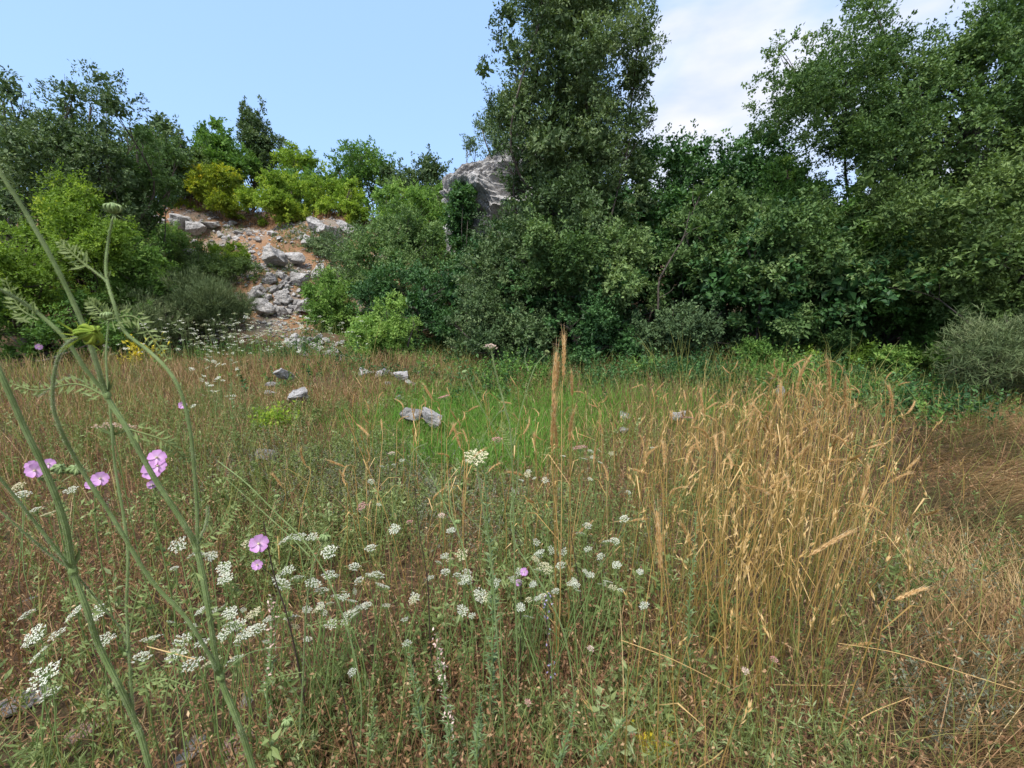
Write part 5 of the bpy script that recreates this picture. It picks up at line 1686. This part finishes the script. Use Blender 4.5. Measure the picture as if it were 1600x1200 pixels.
for i, (pts, d, l) in enumerate([([(648, 760), (655, 830), (668, 910), (672, 1000), (680, 1100)], 1.3, 'thin black stalk standing left of the grey green spire'),
                                 ([(852, 930), (856, 1000), (862, 1095)], 1.2, 'black stalk of the faded violet flower spike'),
                                 ([(530, 1060), (545, 1130), (560, 1200)], 1.0, 'dark dead stalk at the bottom left of centre'),
                                 ([(885, 785), (895, 850), (908, 940), (910, 1010)], 1.6, 'dark stalk beneath the deep pink umbel')]):
    mb = MB()
    P = [at_d(x, y, d) for x, y in pts]
    g = P[-1].copy()
    g[2] = float(hgt(g[0], g[1])) - .02
    tube(mb, catmull(P + [g], 6), [.0012, .0022, .0025], 5, tint=.4)
    tag(mb.build('dead_stalk', M['darkstem'], origin=g), l, 'stalk')


# ------------------------------------------------------------------ grey green leafy spires
def spire(pts, d, label, n=90, L=.035, mat='greygreen', tn=.7, name='leafy_spire', flowers=None, wl=.2, rad=.0025):
    P = [at_d(x, y, d) for x, y in pts]
    g = P[-1].copy()
    g[2] = float(hgt(g[0], g[1])) - .01
    pp = catmull(P + [g], 8)
    r = np.random.default_rng(int(pts[0][0] * 3 + pts[0][1]))
    root = thing(name, tuple(g), label, 'plant')
    mb = MB()
    tube(mb, pp, [rad * .5, rad, rad], 6, tint=.5)
    mb.build('stem', M['stem'], root, origin=g)
    t = r.uniform(0, .96, n) * (len(pp) - 1)
    k = t.astype(int)
    Q = pp[k] + (pp[np.minimum(k + 1, len(pp) - 1)] - pp[k]) * (t - k)[:, None]
    an = r.uniform(0, 6.28, n)
    ax = np.stack([np.cos(an), np.sin(an), r.uniform(.2, 1.0, n)], 1)
    sc_ = .35 + .65 * np.clip(t / (len(pp) * .5), 0, 1)
    mb = MB()
    leaves(mb, Q, ax, np.stack([-np.cos(an) * .6, -np.sin(an) * .6, np.ones(n)], 1), L * sc_ * r.uniform(.6, 1.2, n), L * wl * sc_, tn + r.normal(0, .15, n))
    mb.build('leaves', M[mat], root, origin=g)
    if flowers:
        m = n // 2
        t = r.uniform(0, .6, m) * (len(pp) - 1)
        k = t.astype(int)
        mb = MB()
        leaves(mb, pp[k] + rsph(m, r) * .012, rsph(m, r), rsph(m, r), .010, .005, r.uniform(.0, .7, m))
        mb.build('flowers', M[flowers], root, origin=g)


spire([(757, 722), (760, 790), (766, 870), (770, 960), (768, 1050), (764, 1140)], 1.15, 'tall grey green leafy spire rising at the centre', n=330, L=.036)
spire([(1088, 800), (1085, 860), (1078, 930), (1075, 1010), (1072, 1080)], 1.35, 'grey green leafy spire at the left edge of the golden stand', n=200, L=.03)
spire([(855, 925), (858, 970), (862, 1040), (863, 1085)], 1.15, 'faded violet flower spike right of the tall spire', n=60, L=.014, flowers='bluespike', rad=.0015)
spire([(640, 1005), (645, 1060), (655, 1120), (670, 1190)], .95, 'leafy grey green shoot at the bottom left of the spire', n=150, L=.026)
spire([(682, 990), (690, 1050), (700, 1120), (705, 1190)], .95, 'leafy pinkish tipped shoot just left of the tall spire', n=150, L=.026, flowers='palepink')
spire([(993, 1100), (970, 1130), (945, 1165), (925, 1200)], .95, 'grey green shoot leaning right at the bottom', n=120, L=.024)
spire([(900, 1075), (893, 1120), (880, 1170), (868, 1220)], .92, 'pale shoot at the bottom beside the leaning one', n=120, L=.024)
spire([(425, 935), (425, 980), (422, 1040), (418, 1110)], 1.0, 'hairy grey green shoot with pale pink tubes beside the dark mallow stem', n=120, L=.024, flowers='palepink')
spire([(1590, 990), (1575, 1050), (1560, 1110)], 1.6, 'grey shoot at the right edge in the matted grass', n=90, L=.026, mat='greyherb')
spire([(360, 560), (362, 620), (366, 680)], 3.4, 'slim grey green spire in the flowers left of the domed rock', n=90, L=.05)
spire([(750, 1080), (748, 1130), (745, 1180)], .9, 'bushy grey shoot at the foot of the tall spire', n=150, L=.026)
spire([(585, 1090), (580, 1140), (575, 1200)], .92, 'green feathery shoot at the bottom left of centre', n=120, L=.028, mat='herb')

# star-leaved thistly herbs in the foreground: each is a thing
for k, (x, y) in enumerate([(620, 1130), (700, 1150), (835, 1090), (930, 1130), (985, 1150), (1045, 1120), (1080, 1180), (880, 1120), (500, 1120), (440, 1160), (1150, 1110), (1200, 1160), (1290, 1130), (540, 1010), (60, 1180), (110, 1160), (760, 1170), (1000, 1060)]):
    r = np.random.default_rng(900 + k)
    g = ground(x, min(y + 60, 1400))
    mb = MB()
    n = 26
    P = np.repeat(g[None], n, 0) + r.normal(size=(n, 3)) * np.array([.03, .03, 0])
    hh = r.uniform(.08, .22, n)
    stems_with_bits(mb, P, hh, .003, r, r.normal(.6, .15, n), leanv=.4, bits=20, bl=.026, bw=.005, t0=.25, bend=.3)
    o = mb.build('starry_herb', M['herb'], origin=g)
    tag(o, 'tuft of star leaved green herb near the bottom, %s from the left' % NUM[sorted([620, 700, 835, 930, 985, 1045, 1080, 880, 500, 440, 1150, 1200, 1290, 540, 60, 110, 760, 1000]).index(x)], 'herb', 'starry herbs')

# yellow flowering bits
for (x, y, r_, n, l) in [(430, 655, 22, 120, 'small yellow green flowering herb below the light rock'), (230, 545, 22, 26, 'yellow flowered weed among the white drift at left'), (200, 560, 12, 20, 'yellow flowered weed at the edge of the near stems'), (1015, 1165, 20, 160, 'ochre yellow seeding herb at the bottom right of centre')]:
    r = np.random.default_rng(int(x))
    g = ground(x, y + r_)
    sc_ = r_ * math.hypot(g[1], CAMH) / F
    mb = MB()
    P = np.repeat(g[None], n, 0) + r.normal(size=(n, 3)) * np.array([sc_ * .5, sc_ * .5, 0])
    stems_with_bits(mb, P, r.uniform(.8, 2.2, n) * sc_, .003 + .0006 * g[1], r, r.uniform(.2, .9, n), leanv=.3, bits=6, bl=sc_ * .22, bw=sc_ * .16)
    tag(mb.build('yellow_herb', M['lime' if x == 430 else 'yellowfl'], origin=g), l, 'herb')


# ------------------------------------------------------------------ golden grasses, one by one
def ear_mesh(seed, n=64, L=1.0, W=.10, awn=.5, curve=0.0):
    """ear along +Z of unit length, made of overlapping spikelets with awns"""
    r = np.random.default_rng(seed)
    mb = MB()
    t = np.sort(r.uniform(0, .93, n))
    an = np.arange(n) * 2.4
    cx = curve * t ** 2
    P = np.stack([cx, np.zeros(n), t - .25 * abs(curve) * t ** 2], 1)
    T = nrm(np.stack([2 * curve * t, np.zeros(n), 1 - .5 * abs(curve) * t], 1))
    rad = np.stack([np.cos(an), np.sin(an), np.zeros(n)], 1)
    prof = np.sin(np.pi * np.clip(t * .8 + .18, 0, 1)) ** .5
    leaves(mb, P + rad * W * .08, T + rad * .28 * prof[:, None], rad, .11, W * .62 * prof, r.normal(.45, .22, n), 0, fold=.3)
    leaves(mb, P + rad * W * .3 + T * .06, T + rad * .28 + r.normal(size=(n, 3)) * .1, rad, awn * r.uniform(.4, 1, n), .011, r.normal(.7, .15, n), 0, fold=.2)
    tube(mb, np.stack([curve * np.linspace(0, .95, 6) ** 2, np.zeros(6), np.linspace(0, .95, 6) - .25 * abs(curve) * np.linspace(0, .95, 6) ** 2], 1), [W * .12, W * .05], 4, tint=.3)
    return mb.mesh('seed_head', M['ochre'])


EARS = [ear_mesh(40 + k, curve=c, W=w_, awn=a) for k, (c, w_, a) in enumerate([(0, .13, .32), (.15, .15, .36), (.35, .14, .34), (.6, .15, .32), (.9, .15, .3), (.25, .17, .42)])]


def grass_stalk(base, top, tangent, earlen, label, group=None, ear=None, rad=.0012, mats='gold', azr=None, seed=0):
    r = np.random.default_rng(seed)
    root = thing('grass_stalk', tuple(base), label, 'grass', group)
    mb = MB()
    tangent = nrm(np.array(tangent, float))
    l = np.linalg.norm(top - base)
    P = catmull([base - np.array([0, 0, .02]), base * .5 + top * .5 + r.normal(size=3) * .012 * l, top - tangent * l * .07, top], 5)
    tube(mb, P, [rad * 1.2, rad, rad * .6], 4, tint=r.uniform(.2, .8))
    # one or two leaf blades
    for _ in range(r.integers(1, 3)):
        k = int(r.integers(3, len(P) - 5))
        a = r.uniform(0, 6.28)
        e = P[k] + np.array([math.cos(a), math.sin(a), .9]) * r.uniform(.05, .11)
        e2 = e + np.array([math.cos(a), math.sin(a), -.2]) * r.uniform(.03, .08)
        sd_ = np.array([-math.sin(a), math.cos(a), 0]) * .0028
        mb.add([P[k] - sd_ * .5, P[k] + sd_ * .5, e + sd_, e - sd_, e2], q=[[0, 1, 2, 3]], t=[[3, 2, 4]], tint=r.uniform(.3, .9))
    mb.build('stem', M[mats], root, origin=base)
    e = bpy.data.objects.new('seed_head', ear or EARS[int(r.integers(0, 6))])
    C.objects.link(e)
    e.parent = root
    e.location = tuple(top - base)
    e.scale = (min(earlen, .085),) * 2 + (earlen,)
    q = Vector(tangent).to_track_quat('Z', 'Y')
    from mathutils import Quaternion
    e.rotation_mode = 'QUATERNION'
    e.rotation_quaternion = q @ Quaternion((0, 0, 1), azr if azr is not None else r.uniform(0, 6.28))
    return root


# featured stalks [(base px,py-> the foot), d, top px,py (start of ear), ear tip px,py]
feat = [
    (870, 1000, 1.35, 864, 640, 866, 545, 'left of the two tallest ears at the centre, straight and dense'),
    (872, 1020, 1.37, 880, 590, 884, 520, 'right of the two tallest ears at the centre, tip forked'),
    (866, 990, 1.40, 870, 605, 873, 556, 'shorter ear close beside the left tall one'),
    (868, 1000, 1.36, 862, 700, 862, 620, 'lower ear overlapping the tall left stalk'),
    (890, 1010, 1.45, 894, 620, 893, 578, 'thin ear just right of the tallest pair'),
    (876, 980, 1.42, 870, 700, 868, 640, 'brown ear halfway up the tall bundle'),
    (888, 980, 1.5, 890, 690, 889, 640, 'short ear right of the bundle at mid height'),
    (1034, 1190, .95, 1032, 893, 1028, 800, 'single thick brown ear standing alone right of centre'),
    (1240, 1100, 1.35, 1262, 870, 1335, 822, 'big orange ear leaning right across the golden stems'),
    (1160, 1050, 1.5, 1075, 840, 1062, 812, 'pale leaning ear on a stalk slanting to the lower right'),
    (1290, 980, 1.7, 1296, 610, 1297, 556, 'tallest ear of the golden stand, catching light at the right'),
    (1262, 960, 1.8, 1245, 610, 1252, 562, 'slim ear left of the tallest one in the golden stand'),
    (1215, 960, 1.8, 1221, 640, 1219, 598, 'fuzzy ear in front of the white rock behind the stand'),
    (1330, 960, 1.9, 1322, 640, 1316, 590, 'plump pale ear right of the tallest one'),
    (1380, 960, 1.9, 1394, 640, 1396, 600, 'rightmost tall ear of the golden stand'),
    (1090, 900, 2.2, 1100, 650, 1092, 605, 'ear leaning left above the pink umbel at right'),
    (1350, 1090, 1.3, 1398, 938, 1450, 912, 'ear bent out to the right over the matted grass'),
    (1130, 1080, 1.4, 1176, 985, 1142, 953, 'golden curved ear low among the stems'),
    (1420, 1000, 1.6, 1415, 735, 1436, 715, 'ear leaning right at the right side of the stand'),
    (1440, 1080, 1.5, 1365, 1005, 1310, 1005, 'long stalk lying left with its ear over the brown weeds'),
    (640, 900, 1.9, 557, 662, 578, 680, 'arched pale ear left of the white rock in green grass'),
    (700, 900, 1.9, 676, 625, 660, 598, 'arched ear at the edge of the green patch'),
    (735, 880, 1.8, 720, 700, 708, 664, 'ear leaning left in the green grass'),
    (790, 860, 1.9, 783, 628, 800, 630, 'short drooping ear beside the tallest carrot'),
    (1060, 980, 1.6, 1012, 740, 985, 732, 'thin drooping pale ear left of the golden stand'),
    (458, 900, 2.1, 542, 905, 560, 870, 'slanting straw stalk with small ear among left herbs'),
    (470, 880, 2.0, 478, 728, 462, 700, 'curved pale ear over the grey herbs'),
    (540, 900, 2.0, 538, 750, 530, 733, 'short tan ear over the grey herbs'),
    (435, 900, 1.9, 440, 760, 428, 738, 'slanting tan ear left of the grey herbs'),
]
for i, (bx, by, d, tx, ty, ex, ey, l) in enumerate(feat):
    B = at_d(bx, by, d)
    B[2] = float(hgt(B[0], B[1]))
    Tp = at_d(tx, ty, d)
    E_ = at_d(ex, ey, d)
    v_ = E_ - Tp
    L_ = float(np.linalg.norm(v_))
    grass_stalk(B, Tp, v_, L_, 'golden grass stalk, ' + l, ear=EARS[5 if L_ > .12 else (0 if i < 7 else int(i % 3))], rad=.0016, seed=i)

# 250 further stalks of the stand and of the thin oats in front of the green patch
r = np.random.default_rng(77)
cnt = 0
while cnt < 235:
    if cnt < 175:
        x = r.triangular(930, 1260, 1450)
        d = r.uniform(1.5, 4.6)
        hgt_ = r.uniform(.60, .98) - .05 * d + .08 * math.exp(-((x - 1280) / 90) ** 2)
        lab, gr = 'golden grass stalk, %s rows of the stand, %s' % ('front' if d < 2.1 else 'second' if d < 2.8 else 'middle' if d < 3.6 else 'back', 'at its left margin' if x < 1080 else 'left of middle' if x < 1200 else 'in the middle' if x < 1300 else 'right of middle' if x < 1380 else 'at its right margin'), 'golden stalks of the dense stand'
    else:
        x = r.uniform(540, 960)
        d = r.uniform(1.8, 4.5)
        hgt_ = r.uniform(.4, .72)
        lab, gr = 'thin grass stalk with pale ear, %s, %s the green patch' % ('close in front' if d < 2.7 else 'farther back', 'left of' if x < 680 else 'before the middle of' if x < 820 else 'right of'), 'thin stalks before the green patch'
    X = (x - 800) / F * d
    Y = d
    g = np.array([X, Y, float(hgt(X, Y))])
    ln = r.normal(size=2) * .07
    top = g + np.array([ln[0] + .02, ln[1], hgt_])
    dr = nrm(np.array([ln[0] * 3 + r.normal() * .35, ln[1] * 3 + r.normal() * .2, r.uniform(.25, 1.1)]))
    grass_stalk(g, top, dr, r.uniform(.06, .115), lab, gr, seed=1000 + cnt, rad=.0013 + .0002 * d)
    cnt += 1
# small ears far out in the tan grass
# long loose straws lying across the lower right
for i, (pts, l) in enumerate([([(1310, 1005, 1.3), (1400, 1020, 1.3), (1500, 1050, 1.25), (1640, 1095, 1.2)], 'long pale straw lying across the lower right corner'),
                              ([(970, 1000, 1.1), (1050, 1030, 1.1), (1140, 1075, 1.15)], 'straight straw slanting down right below the centre'),
                              ([(1270, 1180, 1.1), (1350, 1120, 1.15), (1420, 1090, 1.2)], 'yellow straw slanting up right at the bottom'),
                              ([(1210, 1070, 1.3), (1290, 1071, 1.3), (1345, 1070, 1.3)], 'level straw under the golden stems'),
                              ([(1090, 1200, .95), (1115, 1185, 1.0), (1130, 1172, 1.0)], 'short bright straw at the bottom edge'),
                              ([(1470, 920, 1.5), (1540, 1010, 1.4), (1600, 1070, 1.4)], 'straw bending down at the right edge'),
                              ([(1520, 740, 3.0), (1560, 790, 2.6), (1600, 850, 2.4)], 'thin straw arching at the far right'),
                              ([(230, 1010, .95), (260, 1018, .95), (305, 1030, .95)], 'yellow straw across the white umbels at left')]):
    mb = MB()
    P = catmull([at_d(*p) for p in pts], 6)
    tube(mb, P, [.0012, .0016, .0012], 5, tint=.8)
    tag(mb.build('straw', M['gold'], origin=P[0]), l, 'straw')
